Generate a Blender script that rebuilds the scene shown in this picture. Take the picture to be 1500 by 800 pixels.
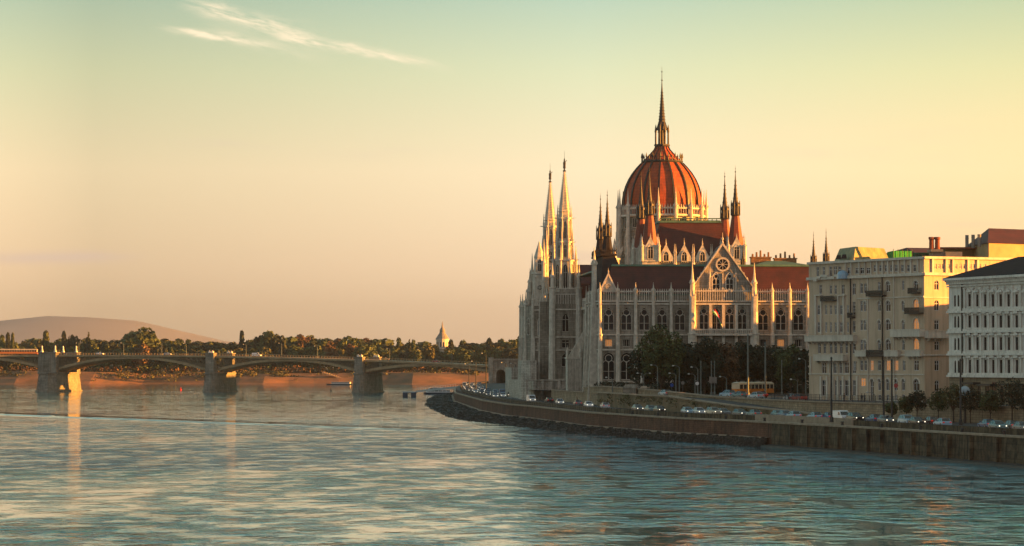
import bpy, math, random
from mathutils import Matrix, Vector
PI = math.pi
R = math.radians
random.seed(7)
SC = bpy.context.scene
COL = SC.collection
for _o in list(bpy.data.objects):
    bpy.data.objects.remove(_o)

# ------------------------------------------------------------------ camera
F, CH, HV = 4470.0, 16.3, 530.0          # focal length in photo pixels, camera height, horizon row
cam_d = bpy.data.cameras.new('camera')
cam = bpy.data.objects.new('camera', cam_d)
COL.objects.link(cam)
cam_d.sensor_width = 36.0
cam_d.lens = 36.0 * F / 1500.0
cam_d.clip_start = 1.0
cam_d.clip_end = 40000.0
cam.location = (0, 0, CH)
cam.rotation_euler = (R(90) + math.atan((HV - 400) / F), 0, 0)
SC.camera = cam

SUN_AZ, SUN_EL = -5.5, 6.0               # degrees: azimuth measured from +X (east) towards +Y

# ------------------------------------------------------------------ node expression helper
class E:
    nt = None
    def __init__(s, sock): s.s = sock
    @staticmethod
    def m(op, *a, clamp=False):
        n = E.nt.nodes.new('ShaderNodeMath'); n.operation = op; n.use_clamp = clamp
        for i, x in enumerate(a):
            if isinstance(x, E): E.nt.links.new(x.s, n.inputs[i])
            else: n.inputs[i].default_value = x
        return E(n.outputs[0])
    def __add__(s, o): return E.m('ADD', s, o)
    __radd__ = __add__
    def __sub__(s, o): return E.m('SUBTRACT', s, o)
    def __rsub__(s, o): return E.m('SUBTRACT', o, s)
    def __mul__(s, o): return E.m('MULTIPLY', s, o)
    __rmul__ = __mul__
    def __truediv__(s, o): return E.m('DIVIDE', s, o)
def gauss(d, w):
    q = d / w
    return E.m('EXPONENT', (q * q) * -1.0)
def smooth(x, a, b):
    n = E.nt.nodes.new('ShaderNodeMapRange'); n.interpolation_type = 'SMOOTHSTEP'
    E.nt.links.new(x.s, n.inputs[0])
    n.inputs[1].default_value = a; n.inputs[2].default_value = b
    return E(n.outputs[0])
def comb(x, y, z):
    n = E.nt.nodes.new('ShaderNodeCombineXYZ')
    for i, q in enumerate((x, y, z)):
        if isinstance(q, E): E.nt.links.new(q.s, n.inputs[i])
        else: n.inputs[i].default_value = q
    return n.outputs[0]
def noise(vec, scale, detail=3.0, rough=0.5, col=False):
    n = E.nt.nodes.new('ShaderNodeTexNoise')
    n.inputs['Scale'].default_value = scale; n.inputs['Detail'].default_value = detail
    n.inputs['Roughness'].default_value = rough
    if vec is not None: E.nt.links.new(vec, n.inputs['Vector'])
    return n.outputs['Color'] if col else E(n.outputs[0])
def mixc(fac, a, b, mode='MIX'):
    n = E.nt.nodes.new('ShaderNodeMix'); n.data_type = 'RGBA'; n.blend_type = mode
    for sock, x in ((n.inputs[0], fac), (n.inputs[6], a), (n.inputs[7], b)):
        if isinstance(x, E): E.nt.links.new(x.s, sock)
        elif isinstance(x, bpy.types.NodeSocket): E.nt.links.new(x, sock)
        elif isinstance(x, (int, float)): sock.default_value = x
        else: sock.default_value = (x[0], x[1], x[2], 1)
    return n.outputs[2]
def ramp(x, stops):
    n = E.nt.nodes.new('ShaderNodeValToRGB')
    E.nt.links.new(x.s if isinstance(x, E) else x, n.inputs[0])
    el = n.color_ramp.elements
    while len(el) < len(stops): el.new(0.5)
    for e, (p, c) in zip(el, stops):
        e.position = p; e.color = (c[0], c[1], c[2], 1)
    return n.outputs[0]
def sepxyz(sock):
    n = E.nt.nodes.new('ShaderNodeSeparateXYZ'); E.nt.links.new(sock, n.inputs[0])
    return E(n.outputs[0]), E(n.outputs[1]), E(n.outputs[2])

# ------------------------------------------------------------------ sky
W = bpy.data.worlds.new('World'); SC.world = W; W.use_nodes = True
nt = W.node_tree; E.nt = nt; nt.nodes.clear()
wo = nt.nodes.new('ShaderNodeOutputWorld'); bg = nt.nodes.new('ShaderNodeBackground')
nt.links.new(bg.outputs[0], wo.inputs[0])
sky = nt.nodes.new('ShaderNodeTexSky'); sky.sky_type = 'NISHITA'; sky.sun_disc = False
sky.sun_elevation = R(SUN_EL); sky.sun_rotation = R(90 - SUN_AZ)
sky.air_density = 1.3; sky.dust_density = 2.5; sky.altitude = 100
tc = nt.nodes.new('ShaderNodeTexCoord')
dx, dy, dz = sepxyz(tc.outputs['Generated'])
el = E.m('MAXIMUM', dz, 0.0)
grad = ramp(el, [(0.0, (.66, .44, .28)), (.03, (.82, .60, .39)), (.062, (.86, .70, .455)), (.095, (.62, .645, .42)),
                 (.125, (.35, .50, .405)), (.20, (.18, .43, .47)), (.38, (.055, .21, .28)), (1.0, (.18, .25, .31))])
# warmer towards the sun's side (east), paler overhead behind the viewer
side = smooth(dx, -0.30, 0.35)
grad = mixc(1.0, grad, ramp(side, [(0.0, (1.25, 1.16, 1.06)), (.16, (.78, .77, .73)), (.5, (1.0, 1.0, 1.0)), (1.0, (1.12, .98, .70))]), 'MULTIPLY')  # unseen far west raised as fill for the west faces
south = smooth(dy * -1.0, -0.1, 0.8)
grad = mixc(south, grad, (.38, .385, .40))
# thin high clouds, upper left, and faint long bars low over the horizon
yy = E.m('MAXIMUM', dy, 0.05)
su = dx / yy; sv = dz / yy
nv = comb(su * 75.0 + sv * 60.0, sv * 330.0 + su * 80.0, 0.0)
n1 = noise(nv, 1.0, 7, .66); n2 = noise(comb(su * 22.0, sv * 90.0, 3.0), 1.0, 4, .6)
wob = (n2 - 0.5) * 0.010
def streak(u0, v0, u1, v1, w, gain):
    x0, z0, x1, z1 = (u0 - 750) / F, (530 - v0) / F, (u1 - 750) / F, (530 - v1) / F
    b = (z1 - z0) / (x1 - x0)
    d = sv - (su - x0) * b - z0 + wob
    win = smooth(su, x0 - .004, x0 + .012) * (1.0 - smooth(su, x1 - .02, x1 + .006))
    return gauss(d, w) * win * smooth(n1, .33, .60) * gain
cl = streak(268, 4, 470, 52, .0024, 1.0) + streak(395, 46, 650, 97, .0017, 1.0) + streak(238, 44, 400, 62, .0012, 1.0)
cl = cl + streak(300, 40, 480, 88, .0022, .30)
grad = mixc(E.m('MINIMUM', cl, 1.0), grad, (.86, .72, .50))
bars = gauss(sv - .0345 + wob * .4, .0022) * smooth(noise(comb(su * 9.0, sv * 60.0, 8.0), 1.0, 3), .5, .7)
bars = bars + gauss(sv - .0460 + wob * .3, .0012) * smooth(noise(comb(su * 14.0, sv * 60.0, 5.0), 1.0, 3), .56, .72)
bars = bars + gauss(sv - .071 + wob * .8, .004) * smooth(noise(comb(su * 12.0, sv * 90.0, 15.0), 1.0, 4), .5, .75)
grad = mixc(E.m('MINIMUM', bars * .55, 1.0), grad, (.58, .44, .38))
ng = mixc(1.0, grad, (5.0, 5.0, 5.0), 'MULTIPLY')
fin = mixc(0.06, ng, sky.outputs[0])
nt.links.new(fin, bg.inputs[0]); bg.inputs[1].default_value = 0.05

sl = bpy.data.lights.new('sun', 'SUN'); sl.energy = 5.0; sl.angle = R(0.5); sl.color = (1.0, .38, .06)
so = bpy.data.objects.new('sun', sl); COL.objects.link(so)
_a, _e = R(SUN_AZ), R(SUN_EL)
sd = Vector((math.cos(_a) * math.cos(_e), math.sin(_a) * math.cos(_e), math.sin(_e)))
so.rotation_euler = sd.to_track_quat('Z', 'Y').to_euler()

SC.view_settings.view_transform = 'Standard'; SC.view_settings.look = 'None'
SC.view_settings.exposure = 2.45; SC.view_settings.gamma = 1.0; SC.view_settings.use_curve_mapping = False
SC.render.engine = 'CYCLES'
SC.cycles.max_bounces = 5; SC.cycles.diffuse_bounces = 2; SC.cycles.glossy_bounces = 3
SC.cycles.transmission_bounces = 2; SC.cycles.volume_bounces = 0; SC.cycles.transparent_max_bounces = 6
SC.cycles.use_denoising = True
SC.cycles.sample_clamp_indirect = 4.0

# ------------------------------------------------------------------ materials
def mat(name, c1, c2=None, rough=.85, scale=.5, streaks=0.0, bump=0.0, bscale=None, metal=0.0, emit=None, est=1.0,
        brick=None, island=0.0, spec=.3, rnd=0.0, tile=None):
    m = bpy.data.materials.new(name); m.use_nodes = True
    t = m.node_tree; E.nt = t
    p = t.nodes['Principled BSDF']
    p.inputs['Roughness'].default_value = rough; p.inputs['Metallic'].default_value = metal
    p.inputs['Specular IOR Level'].default_value = spec
    if c2 is None: c2 = tuple(x * .72 for x in c1)
    co = t.nodes.new('ShaderNodeTexCoord'); ov = co.outputs['Object']
    x, y, z = sepxyz(ov)
    n = noise(ov, scale, 5, .6)
    col = ramp(n, [(.30, c2), (.68, c1)])
    h = noise(ov, bscale or scale * 6, 4, .6)
    if streaks:
        s = noise(comb(x * 1.6, y * 1.6, z * .12), 1.0, 4, .65)
        col = mixc(smooth(s, .42, .75) * streaks, col, tuple(q * .42 for q in c2))
    if brick:
        bw, bh, mo = brick
        b = t.nodes.new('ShaderNodeTexBrick')
        t.links.new(comb(x + y, z, 0.0), b.inputs['Vector'])
        b.inputs['Scale'].default_value = 1.0; b.inputs['Brick Width'].default_value = bw
        b.inputs['Row Height'].default_value = bh; b.inputs['Mortar Size'].default_value = mo
        b.inputs['Color1'].default_value = (1, 1, 1, 1); b.inputs['Color2'].default_value = (.62, .62, .62, 1)
        b.inputs['Mortar'].default_value = (.38, .36, .33, 1)
        col = mixc(.8, col, b.outputs[0], 'MULTIPLY')
        h = h + E(b.outputs[0]) * .6
    if tile:
        w = E.m('SINE', z * (2 * PI / tile))
        col = mixc(smooth(w, .2, 1.0) * .28, col, tuple(q * .45 for q in c2))
    if island:
        g = t.nodes.new('ShaderNodeNewGeometry')
        f = E(g.outputs['Random Per Island']) * island + (1.0 - island * .5)
        col = mixc(1.0, col, comb(f, f, f), 'MULTIPLY')
    if rnd:
        oi = t.nodes.new('ShaderNodeObjectInfo')
        f = E(oi.outputs['Random'])
        col = mixc(f * rnd, col, mixc(1.0, col, (1.9, 1.0, .45), 'MULTIPLY'))
    t.links.new(col, p.inputs['Base Color'])
    if bump:
        bn = t.nodes.new('ShaderNodeBump'); bn.inputs['Strength'].default_value = bump
        bn.inputs['Distance'].default_value = .15
        t.links.new(h.s, bn.inputs['Height']); t.links.new(bn.outputs[0], p.inputs['Normal'])
    if emit:
        p.inputs['Emission Color'].default_value = (*emit, 1); p.inputs['Emission Strength'].default_value = est
    return m

M = {}
M['stone'] = mat('pale_limestone', (.44, .395, .315), (.22, .195, .15), scale=.16, streaks=.8, bump=.5, brick=(1.5, .6, .03))
M['stone_trim'] = mat('carved_limestone', (.68, .62, .51), (.42, .38, .30), scale=.9, streaks=.5, bump=.4)
M['terrace_stone'] = mat('terrace_ashlar', (.70, .63, .52), (.42, .37, .30), scale=.3, streaks=.8, bump=.6, brick=(1.2, .5, .04))
M['roof_red'] = mat('red_brown_roof_tiles', (.085, .022, .016), (.040, .014, .011), rough=.6, scale=.35, tile=.55, bump=.3)
M['roof_turret'] = mat('turret_red_tiles', (.20, .045, .025), (.10, .028, .018), rough=.6, scale=.6, tile=.5)
M['dome_red'] = mat('dome_red_panels', (.44, .082, .020), (.24, .05, .018), rough=.62, scale=.5, streaks=.7, tile=.9)
M['dome_rib'] = mat('dark_bronze_ribs', (.035, .035, .03), (.02, .02, .018), rough=.5, scale=1)
M['copper'] = mat('green_copper', (.10, .20, .13), (.05, .10, .07), rough=.6, scale=.5, streaks=.4)
M['slate'] = mat('dark_slate', (.036, .032, .034), (.02, .018, .02), rough=.9, spec=.08, scale=.8, tile=.5)
M['spire_dark'] = mat('dark_spire_metal', (.05, .042, .035), (.025, .022, .02), rough=.55, scale=2)
M['bronze'] = mat('dark_bronze', (.035, .03, .025), rough=.5)
M['glass'] = mat('dark_window_glass', (.010, .011, .012), (.005, .006, .007), rough=.25, spec=.22)
M['glass_mid'] = mat('grey_window_glass', (.03, .028, .026), (.008, .008, .008), rough=.2, spec=.25)
M['glass_pale'] = mat('pale_window_glass', (.30, .34, .35), (.18, .2, .22), rough=.3)
M['glass_lit'] = mat('lit_window_glass', (.3, .2, .1), rough=.4, emit=(1.0, .36, .09), est=.07, scale=1.5)
M['cream'] = mat('cream_render', (.57, .44, .31), (.46, .35, .24), scale=.12, streaks=.45, bump=.15)
M['cream_pale'] = mat('pale_cream_render', (.64, .58, .48), (.50, .44, .35), scale=.3, streaks=.4, bump=.15)
M['white_stucco'] = mat('white_stucco', (.78, .73, .64), (.60, .56, .48), scale=.4, streaks=.5, bump=.2)
M['tan_stone'] = mat('tan_rusticated_stone', (.40, .31, .20), (.27, .20, .13), scale=.3, streaks=.5, brick=(1.6, .55, .04), bump=.5)
M['yellow'] = mat('ochre_render', (.40, .29, .16), (.28, .20, .11), scale=.3)
M['net'] = mat('green_netting', (.015, .27, .05), (.01, .16, .03), scale=.8, rough=.8)
M['net_dark'] = mat('dark_green_netting', (.02, .10, .04), scale=.8, rough=.8)
M['grey_plaster'] = mat('grey_plaster', (.25, .23, .2), (.17, .155, .14), scale=.5)
M['chimney_red'] = mat('red_chimney_brick', (.23, .07, .04), (.14, .045, .03), scale=1)
M['chimney_tan'] = mat('ochre_chimney_brick', (.36, .20, .09), (.2, .10, .05), scale=1, brick=(.5, .2, .02))
M['iron'] = mat('black_iron', (.02, .02, .022), rough=.5)
M['pole'] = mat('grey_green_pole', (.16, .19, .18), rough=.5, metal=.3)
M['pole_dark'] = mat('dark_pole', (.03, .035, .035), rough=.5)
M['white_paint'] = mat('white_paint', (.75, .75, .72), rough=.5)
M['asphalt'] = mat('asphalt', (.06, .058, .055), (.04, .04, .038), scale=.4, rough=.8, bump=.1)
M['paving'] = mat('paving', (.17, .155, .135), (.10, .095, .085), scale=.5, brick=(1.2, .8, .02))
M['quay'] = mat('quay_brick', (.22, .10, .058), (.075, .042, .028), scale=.18, streaks=.9, bump=1.0, brick=(.9, .38, .05))
M['quay_dark'] = mat('old_quay_masonry', (.17, .13, .075), (.020, .017, .012), scale=.6, streaks=.95, bump=1.0, brick=(2.9, 1.15, .05))
M['coping'] = mat('coping_stone', (.36, .28, .20), (.22, .17, .12), scale=.7, bump=.3)
M['rock'] = mat('wet_riprap', (.055, .055, .045), (.02, .022, .02), scale=.8, bump=1.0, rough=.6, rnd=.0)
M['retain'] = mat('tan_retaining_wall', (.50, .37, .235), (.28, .20, .125), scale=.25, streaks=.6, bump=.8, brick=(1.1, .45, .04))
M['embank'] = mat('earth_embankment', (.25, .17, .10), (.10, .085, .045), scale=.3, bump=.8)
M['soil'] = mat('ground_soil', (.10, .09, .055), (.06, .06, .035), scale=.05)
M['bank'] = mat('river_bank_stone', (.28, .13, .06), (.09, .065, .035), scale=.045, bump=1.0)
M['leaf'] = mat('green_leaves', (.062, .085, .024), (.024, .042, .014), scale=.25, rough=.7, island=.9, rnd=.12)
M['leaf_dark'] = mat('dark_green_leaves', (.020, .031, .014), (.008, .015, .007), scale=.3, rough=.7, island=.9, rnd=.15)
M['leaf_olive'] = mat('olive_leaves', (.085, .085, .028), (.04, .048, .018), scale=.25, rough=.7, island=.9, rnd=.2)
M['leaf_rust'] = mat('rusty_leaves', (.11, .060, .026), (.05, .036, .018), scale=.25, rough=.7, island=.9, rnd=.2)
M['bark'] = mat('bark', (.07, .05, .035), rough=.9, scale=2)
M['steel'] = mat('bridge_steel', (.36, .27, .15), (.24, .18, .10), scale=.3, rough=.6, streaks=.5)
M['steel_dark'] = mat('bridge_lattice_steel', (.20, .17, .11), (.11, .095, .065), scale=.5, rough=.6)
M['pier'] = mat('pier_granite', (.31, .29, .23), (.19, .18, .145), scale=.2, streaks=.8, bump=.5, brick=(2.2, .9, .05))
M['rubber'] = mat('tyre_rubber', (.015, .015, .016), rough=.8)
M['rim'] = mat('alloy_rim', (.35, .35, .36), rough=.35, metal=.7)
M['carglass'] = mat('car_glass', (.02, .03, .035), (.015, .02, .024), rough=.06, spec=.8)
M['lamp_on'] = mat('headlight_on', (.9, .9, .85), emit=(1.0, .86, .62), est=.5)
M['lamp_off'] = mat('headlight_off', (.45, .47, .48), rough=.15)
M['tail'] = mat('tail_light', (.4, .01, .01), rough=.3, emit=(1, .04, .02), est=.06)
M['red'] = mat('red_cloth', (.55, .02, .015)); M['white_cloth'] = mat('white_cloth', (.75, .73, .68)); M['green_cloth'] = mat('green_cloth', (.02, .22, .06))
M['tram_orange'] = mat('tram_orange_paint', (.62, .20, .028), (.5, .15, .02), rough=.35)
M['tram_cream'] = mat('tram_cream_paint', (.62, .52, .36), rough=.4)
M['skin'] = mat('skin', (.4, .24, .17)); M['hair'] = mat('dark_hair', (.03, .02, .015)); M['dark_cloth'] = mat('dark_clothing', (.03, .03, .045))
M['grey_cloth'] = mat('grey_clothing', (.12, .12, .13)); M['brown_cloth'] = mat('brown_clothing', (.12, .07, .04))
for nm, c in dict(silver=(.42, .46, .48), white=(.72, .73, .72), black=(.018, .02, .022), blue=(.03, .09, .20), red=(.35, .02, .02),
                  grey=(.13, .145, .15), teal=(.10, .19, .20), paleblue=(.22, .36, .46), maroon=(.12, .02, .02), beige=(.38, .34, .27), yellow=(.75, .40, .04)).items():
    M['car_' + nm] = mat(nm + '_car_paint', c, tuple(q * .9 for q in c), rough=.28, spec=.6)
M['sign_blue'] = mat('blue_sign', (.02, .08, .35)); M['lamp_glass'] = mat('lamp_globe', (.55, .55, .5), rough=.3)
M['mansard'] = mat('patinated_mansard_sheet', (.30, .25, .11), (.10, .13, .07), scale=.5, rough=.6, streaks=.5)
M['hill'] = mat('hazed_hill', (.28, .28, .30), (.24, .24, .26), scale=.004)  # pale blue-grey puts distance haze into the base colour
M['pontoon'] = mat('pontoon_steel', (.30, .36, .38), (.2, .25, .27), rough=.5); M['hull'] = mat('dark_blue_hull', (.02, .04, .07), rough=.4)

# ------------------------------------------------------------------ mesh builder
class MB:
    def __init__(s, T=None): s.v = []; s.f = []; s.mi = []; s.T = T; s.m = 0
    def add(s, vs, fs, T=None):
        b = len(s.v)
        for q in vs:
            q = Vector(q)
            if T is not None: q = T @ q
            if s.T is not None: q = s.T @ q
            s.v.append(tuple(q))
        for f in fs: s.f.append(tuple(b + i for i in f)); s.mi.append(s.m)
        return s
    def box(s, x0, y0, z0, x1, y1, z1, T=None):
        return s.fr((x0, y0, x1, y1), z0, (x0, y0, x1, y1), z1, T)
    def fr(s, b, z0, t, z1, T=None):
        vs = [(b[0], b[1], z0), (b[2], b[1], z0), (b[2], b[3], z0), (b[0], b[3], z0), (t[0], t[1], z1), (t[2], t[1], z1), (t[2], t[3], z1), (t[0], t[3], z1)]
        return s.add(vs, [(3, 2, 1, 0), (4, 5, 6, 7), (0, 1, 5, 4), (1, 2, 6, 5), (2, 3, 7, 6), (3, 0, 4, 7)], T)
    def lathe(s, cx, cy, prof, n=8, rot=0.0, T=None, cap=True):
        vs = []; fs = []
        for z, r in prof:
            for i in range(n):
                a = rot + 2 * PI * i / n
                vs.append((cx + r * math.cos(a), cy + r * math.sin(a), z))
        for k in range(len(prof) - 1):
            for i in range(n):
                j = (i + 1) % n
                fs.append((k * n + i, k * n + j, (k + 1) * n + j, (k + 1) * n + i))
        if cap:
            fs.append(tuple(range(n - 1, -1, -1))); fs.append(tuple((len(prof) - 1) * n + i for i in range(n)))
        return s.add(vs, fs, T)
    def tube(s, p, q, r0, r1=None, n=5, T=None):
        p = Vector(p); q = Vector(q); r1 = r0 if r1 is None else r1
        d = (q - p)
        if d.length < 1e-6: return s
        d.normalize(); a = d.orthogonal().normalized(); b = d.cross(a)
        vs = []
        for c, r in ((p, r0), (q, r1)):
            for i in range(n):
                t = 2 * PI * i / n
                vs.append(tuple(c + a * (r * math.cos(t)) + b * (r * math.sin(t))))
        fs = [(i, (i + 1) % n, n + (i + 1) % n, n + i) for i in range(n)] + [tuple(range(n - 1, -1, -1)), tuple(range(n, 2 * n))]
        return s.add(vs, fs, T)
    def prism(s, pts, y0, y1, T=None):
        """outline pts in (x,z), extruded along y"""
        n = len(pts)
        vs = [(x, y0, z) for x, z in pts] + [(x, y1, z) for x, z in pts]
        fs = [tuple(range(n)), tuple(range(2 * n - 1, n - 1, -1))] + [(i, n + i, n + (i + 1) % n, (i + 1) % n) for i in range(n)]
        return s.add(vs, fs, T)
    def plan(s, pts, z0, z1, T=None):
        n = len(pts)
        vs = [(x, y, z0) for x, y in pts] + [(x, y, z1) for x, y in pts]
        fs = [tuple(range(n - 1, -1, -1)), tuple(range(n, 2 * n))] + [(i, (i + 1) % n, n + (i + 1) % n, n + i) for i in range(n)]
        return s.add(vs, fs, T)
    def quad(s, a, b, c, d, T=None): return s.add([a, b, c, d], [(0, 1, 2, 3)], T)
    def mesh(s, name, mats):
        me = bpy.data.meshes.new(name); me.from_pydata(s.v, [], s.f)
        for m_ in (mats if isinstance(mats, (list, tuple)) else [mats]): me.materials.append(M[m_] if isinstance(m_, str) else m_)
        if any(s.mi): me.polygons.foreach_set('material_index', s.mi)
        me.update(); return me
    def build(s, name, mats, parent=None, smooth=False):
        me = s.mesh(name, mats)
        if smooth: me.polygons.foreach_set('use_smooth', [True] * len(me.polygons))
        return place(name, me, parent)
def place(name, me, parent=None, loc=None, rot=None, sc=None):
    o = bpy.data.objects.new(name, me); COL.objects.link(o)
    if parent is not None: o.parent = parent
    if loc is not None: o.location = loc
    if rot is not None: o.rotation_euler = (0, 0, rot)
    if sc is not None: o.scale = (sc, sc, sc) if isinstance(sc, (int, float)) else sc
    return o
def tag(o, label=None, cat=None, group=None, kind=None):
    if label: o['label'] = label
    if cat: o['category'] = cat
    if group: o['group'] = group
    if kind: o['kind'] = kind
    return o
def empty(name, loc, rz=0.0, label=None, cat=None, group=None):
    o = bpy.data.objects.new(name, None); COL.objects.link(o); o.location = loc; o.rotation_euler = (0, 0, rz)
    o.empty_display_size = 1
    return tag(o, label, cat, group)
def copy_tree(o, parent=None):
    c = o.copy(); COL.objects.link(c)
    if parent is not None: c.parent = parent
    for ch in o.children: copy_tree(ch, c)
    return c
def struct(name, mb, mats, smooth=False): return tag(mb.build(name, mats, None, smooth), kind='structure')
def P(u, D, z=None, v=HV):
    """point seen at photo column u at distance D"""
    return Vector(((u - 750) / F * D, D, z if z is not None else CH + (HV - v) / F * D))
def interp(tab, y, k=1):
    if y <= tab[0][0]: a, b = tab[0], tab[1]
    elif y >= tab[-1][0]: a, b = tab[-2], tab[-1]
    else:
        for a, b in zip(tab, tab[1:]):
            if a[0] <= y <= b[0]: break
    t = (y - a[0]) / (b[0] - a[0])
    return a[k] + (b[k] - a[k]) * t

# ------------------------------------------------------------------ openings and facades
def outline(s, w, zb, zt, kind, grow=0.0):
    w = w + 2 * grow; zb = zb - grow; zt = zt + grow
    a, b = s - w / 2, s + w / 2
    if kind == 'rect': return [(a, zb), (b, zb), (b, zt), (a, zt)]
    pts = [(a, zb), (b, zb)]
    if kind == 'round':
        sp = zt - w / 2
        for i in range(9):
            t = PI * i / 8; pts.append((s + w / 2 * math.cos(t), sp + w / 2 * math.sin(t)))
    elif kind == 'circle':
        c = (zb + zt) / 2; r = w / 2
        return [(s + r * math.cos(2 * PI * i / 16), c + r * math.sin(2 * PI * i / 16)) for i in range(16)]
    else:
        rise = min(.9 * w, .6 * (zt - zb)); sp = zt - rise
        for i in range(6):
            t = (PI / 3) * i / 5; pts.append((a + w * math.cos(t), sp + rise / .8660254 * math.sin(t)))
        for i in range(1, 6):
            t = PI - (PI / 3) * (5 - i) / 5; pts.append((b + w * math.cos(t), sp + rise / .8660254 * math.sin(t)))
    return pts
def frame_T(p0, p1):
    a = math.atan2(p1[1] - p0[1], p1[0] - p0[0])
    return Matrix.Translation((p0[0], p0[1], 0)) @ Matrix.Rotation(a, 4, 'Z'), a, math.hypot(p1[0] - p0[0], p1[1] - p0[1])
def facade(mb, p0, p1, z0, z1, ops, depth=.35):
    T, a, L = frame_T(p0, p1)
    k = lambda q: round(q, 3)
    ss = sorted({0.0, k(L)} | {k(o[0] - o[1] / 2) for o in ops} | {k(o[0] + o[1] / 2) for o in ops})
    zz = sorted({k(z0), k(z1)} | {k(o[2]) for o in ops} | {k(o[3]) for o in ops})
    ss = [q for q in ss if 0 <= q <= k(L)]
    for i in range(len(ss) - 1):
        sm = (ss[i] + ss[i + 1]) / 2; j = 0
        col = [o for o in ops if abs(sm - o[0]) < o[1] / 2]
        while j < len(zz) - 1:
            if any(o[2] < (zz[j] + zz[j + 1]) / 2 < o[3] for o in col): j += 1; continue
            e = j
            while e + 1 < len(zz) - 1 and not any(o[2] < (zz[e + 1] + zz[e + 2]) / 2 < o[3] for o in col): e += 1
            mb.quad((ss[i], 0, zz[j]), (ss[i + 1], 0, zz[j]), (ss[i + 1], 0, zz[e + 1]), (ss[i], 0, zz[e + 1]), T)
            j = e + 1
    for o in ops:
        pts = outline(*o)
        if o[4] != 'rect':
            m = 2 + (len(pts) - 3) // 2
            rc = (o[0] + o[1] / 2, o[3]); lc = (o[0] - o[1] / 2, o[3])
            for i in range(2, m): mb.add([(rc[0], 0, rc[1]), (pts[i][0], 0, pts[i][1]), (pts[i + 1][0], 0, pts[i + 1][1])], [(0, 1, 2)], T)
            for i in range(m, len(pts) - 1): mb.add([(lc[0], 0, lc[1]), (pts[i][0], 0, pts[i][1]), (pts[i + 1][0], 0, pts[i + 1][1])], [(0, 1, 2)], T)
        n = len(pts)
        for i in range(n):
            x, y = pts[i], pts[(i + 1) % n]
            mb.quad((x[0], 0, x[1]), (y[0], 0, y[1]), (y[0], depth, y[1]), (x[0], depth, x[1]), T)
_wc = {}
def window_mesh(w, h, kind, glass='glass', frame='stone_trim', style='cross', depth=.35, applied=False, t=.12, grow=.3):
    key = (round(w, 1), round(h, 1), kind, glass, frame, style, applied, round(t, 2), round(grow, 2))
    if key in _wc: return _wc[key]
    mb = MB(); pts = outline(0, w, 0, h, kind)
    y = -.04 if applied else depth - .03
    mb.m = 0; mb.add([(p[0], y, p[1]) for p in pts], [tuple(range(len(pts)))])
    mb.m = 1; n = len(pts)
    if applied: o_ = outline(0, w, 0, h, kind, grow); i_ = pts; ya, yb = -.22, 0.0
    else: o_ = pts; i_ = outline(0, w, 0, h, kind, -t); ya, yb = depth - .12, depth - .02
    for i in range(n):
        j = (i + 1) % n
        A, B, C, D_ = o_[i], o_[j], i_[j], i_[i]
        mb.quad((A[0], ya, A[1]), (B[0], ya, B[1]), (C[0], ya, C[1]), (D_[0], ya, D_[1]))
        mb.quad((C[0], ya, C[1]), (D_[0], ya, D_[1]), (D_[0], yb, D_[1]), (C[0], yb, C[1]))
        if applied: mb.quad((A[0], ya, A[1]), (B[0], ya, B[1]), (B[0], yb, B[1]), (A[0], yb, A[1]))
    yc = y - .03; b = t * .55
    if style == 'cross':
        mb.box(-b, yc - .06, t, b, yc, h * (.98 if kind == 'rect' else .93)); zt = h * .66
        mb.box(-w / 2 + .01, yc - .05, zt - b, w / 2 - .01, yc + .01, zt + b)
    elif style == 'tracery':
        sp = h * .66; b = t * .8
        mb.box(-b, yc - .1, 0, b, yc, sp)
        r = w * .27
        for k in range(12):
            a0, a1 = 2 * PI * k / 12, 2 * PI * (k + 1) / 12
            c = h - w * .50
            q = [(rr * math.cos(aa), c + rr * math.sin(aa)) for rr, aa in ((r, a0), (r, a1), (r + .16, a1), (r + .16, a0))]
            mb.add([(p[0], yc - .1, p[1]) for p in q], [(0, 1, 2, 3)])
        for sx in (-1, 1):
            cx = sx * w / 4
            for k in range(4):
                a0, a1 = PI * k / 4, PI * (k + 1) / 4; rr = w / 4
                q = [(cx + g * math.cos(aa), sp - .35 + g * .9 * math.sin(aa)) for g, aa in ((rr - .14, a0), (rr - .14, a1), (rr, a1), (rr, a0))]
                mb.add([(p[0], yc - .1, p[1]) for p in q], [(0, 1, 2, 3)])
        mb.box(-w / 2 + .01, yc - .08, h * .30, w / 2 - .01, yc, h * .30 + .1)
    elif style == 'rose':
        c = h / 2
        for k in range(8):
            a = 2 * PI * k / 8
            mb.tube((.28 * math.cos(a), yc - .06, c + .28 * math.sin(a)), (w * .47 * math.cos(a), yc - .06, c + w * .47 * math.sin(a)), .085, n=4)
        mb.lathe(0, 0, [(-.05, .3), (.05, .3)], 10, T=Matrix.Translation((0, yc - .06, c)) @ Matrix.Rotation(PI / 2, 4, 'X'))
    elif style == 'bars':
        for q in (-.5, 0, .5):
            mb.box(q * w / 1.7 - b * .6, yc - .06, t, q * w / 1.7 + b * .6, yc, h * (.97 if kind == 'rect' else .86))
    me = mb.mesh('window', [glass, frame]); _wc[key] = me
    return me
def add_windows(T, ops, parent, name='window', **kw):
    out = []
    for o in ops:
        k2 = dict(kw)
        if len(o) > 5: k2.update(o[5])
        me = window_mesh(o[1], o[3] - o[2], o[4], **k2)
        ob = bpy.data.objects.new(name, me); COL.objects.link(ob); ob.parent = parent
        ob.matrix_local = T @ Matrix.Translation((o[0], 0, o[2]))
        out.append(ob)
    return out
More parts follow.
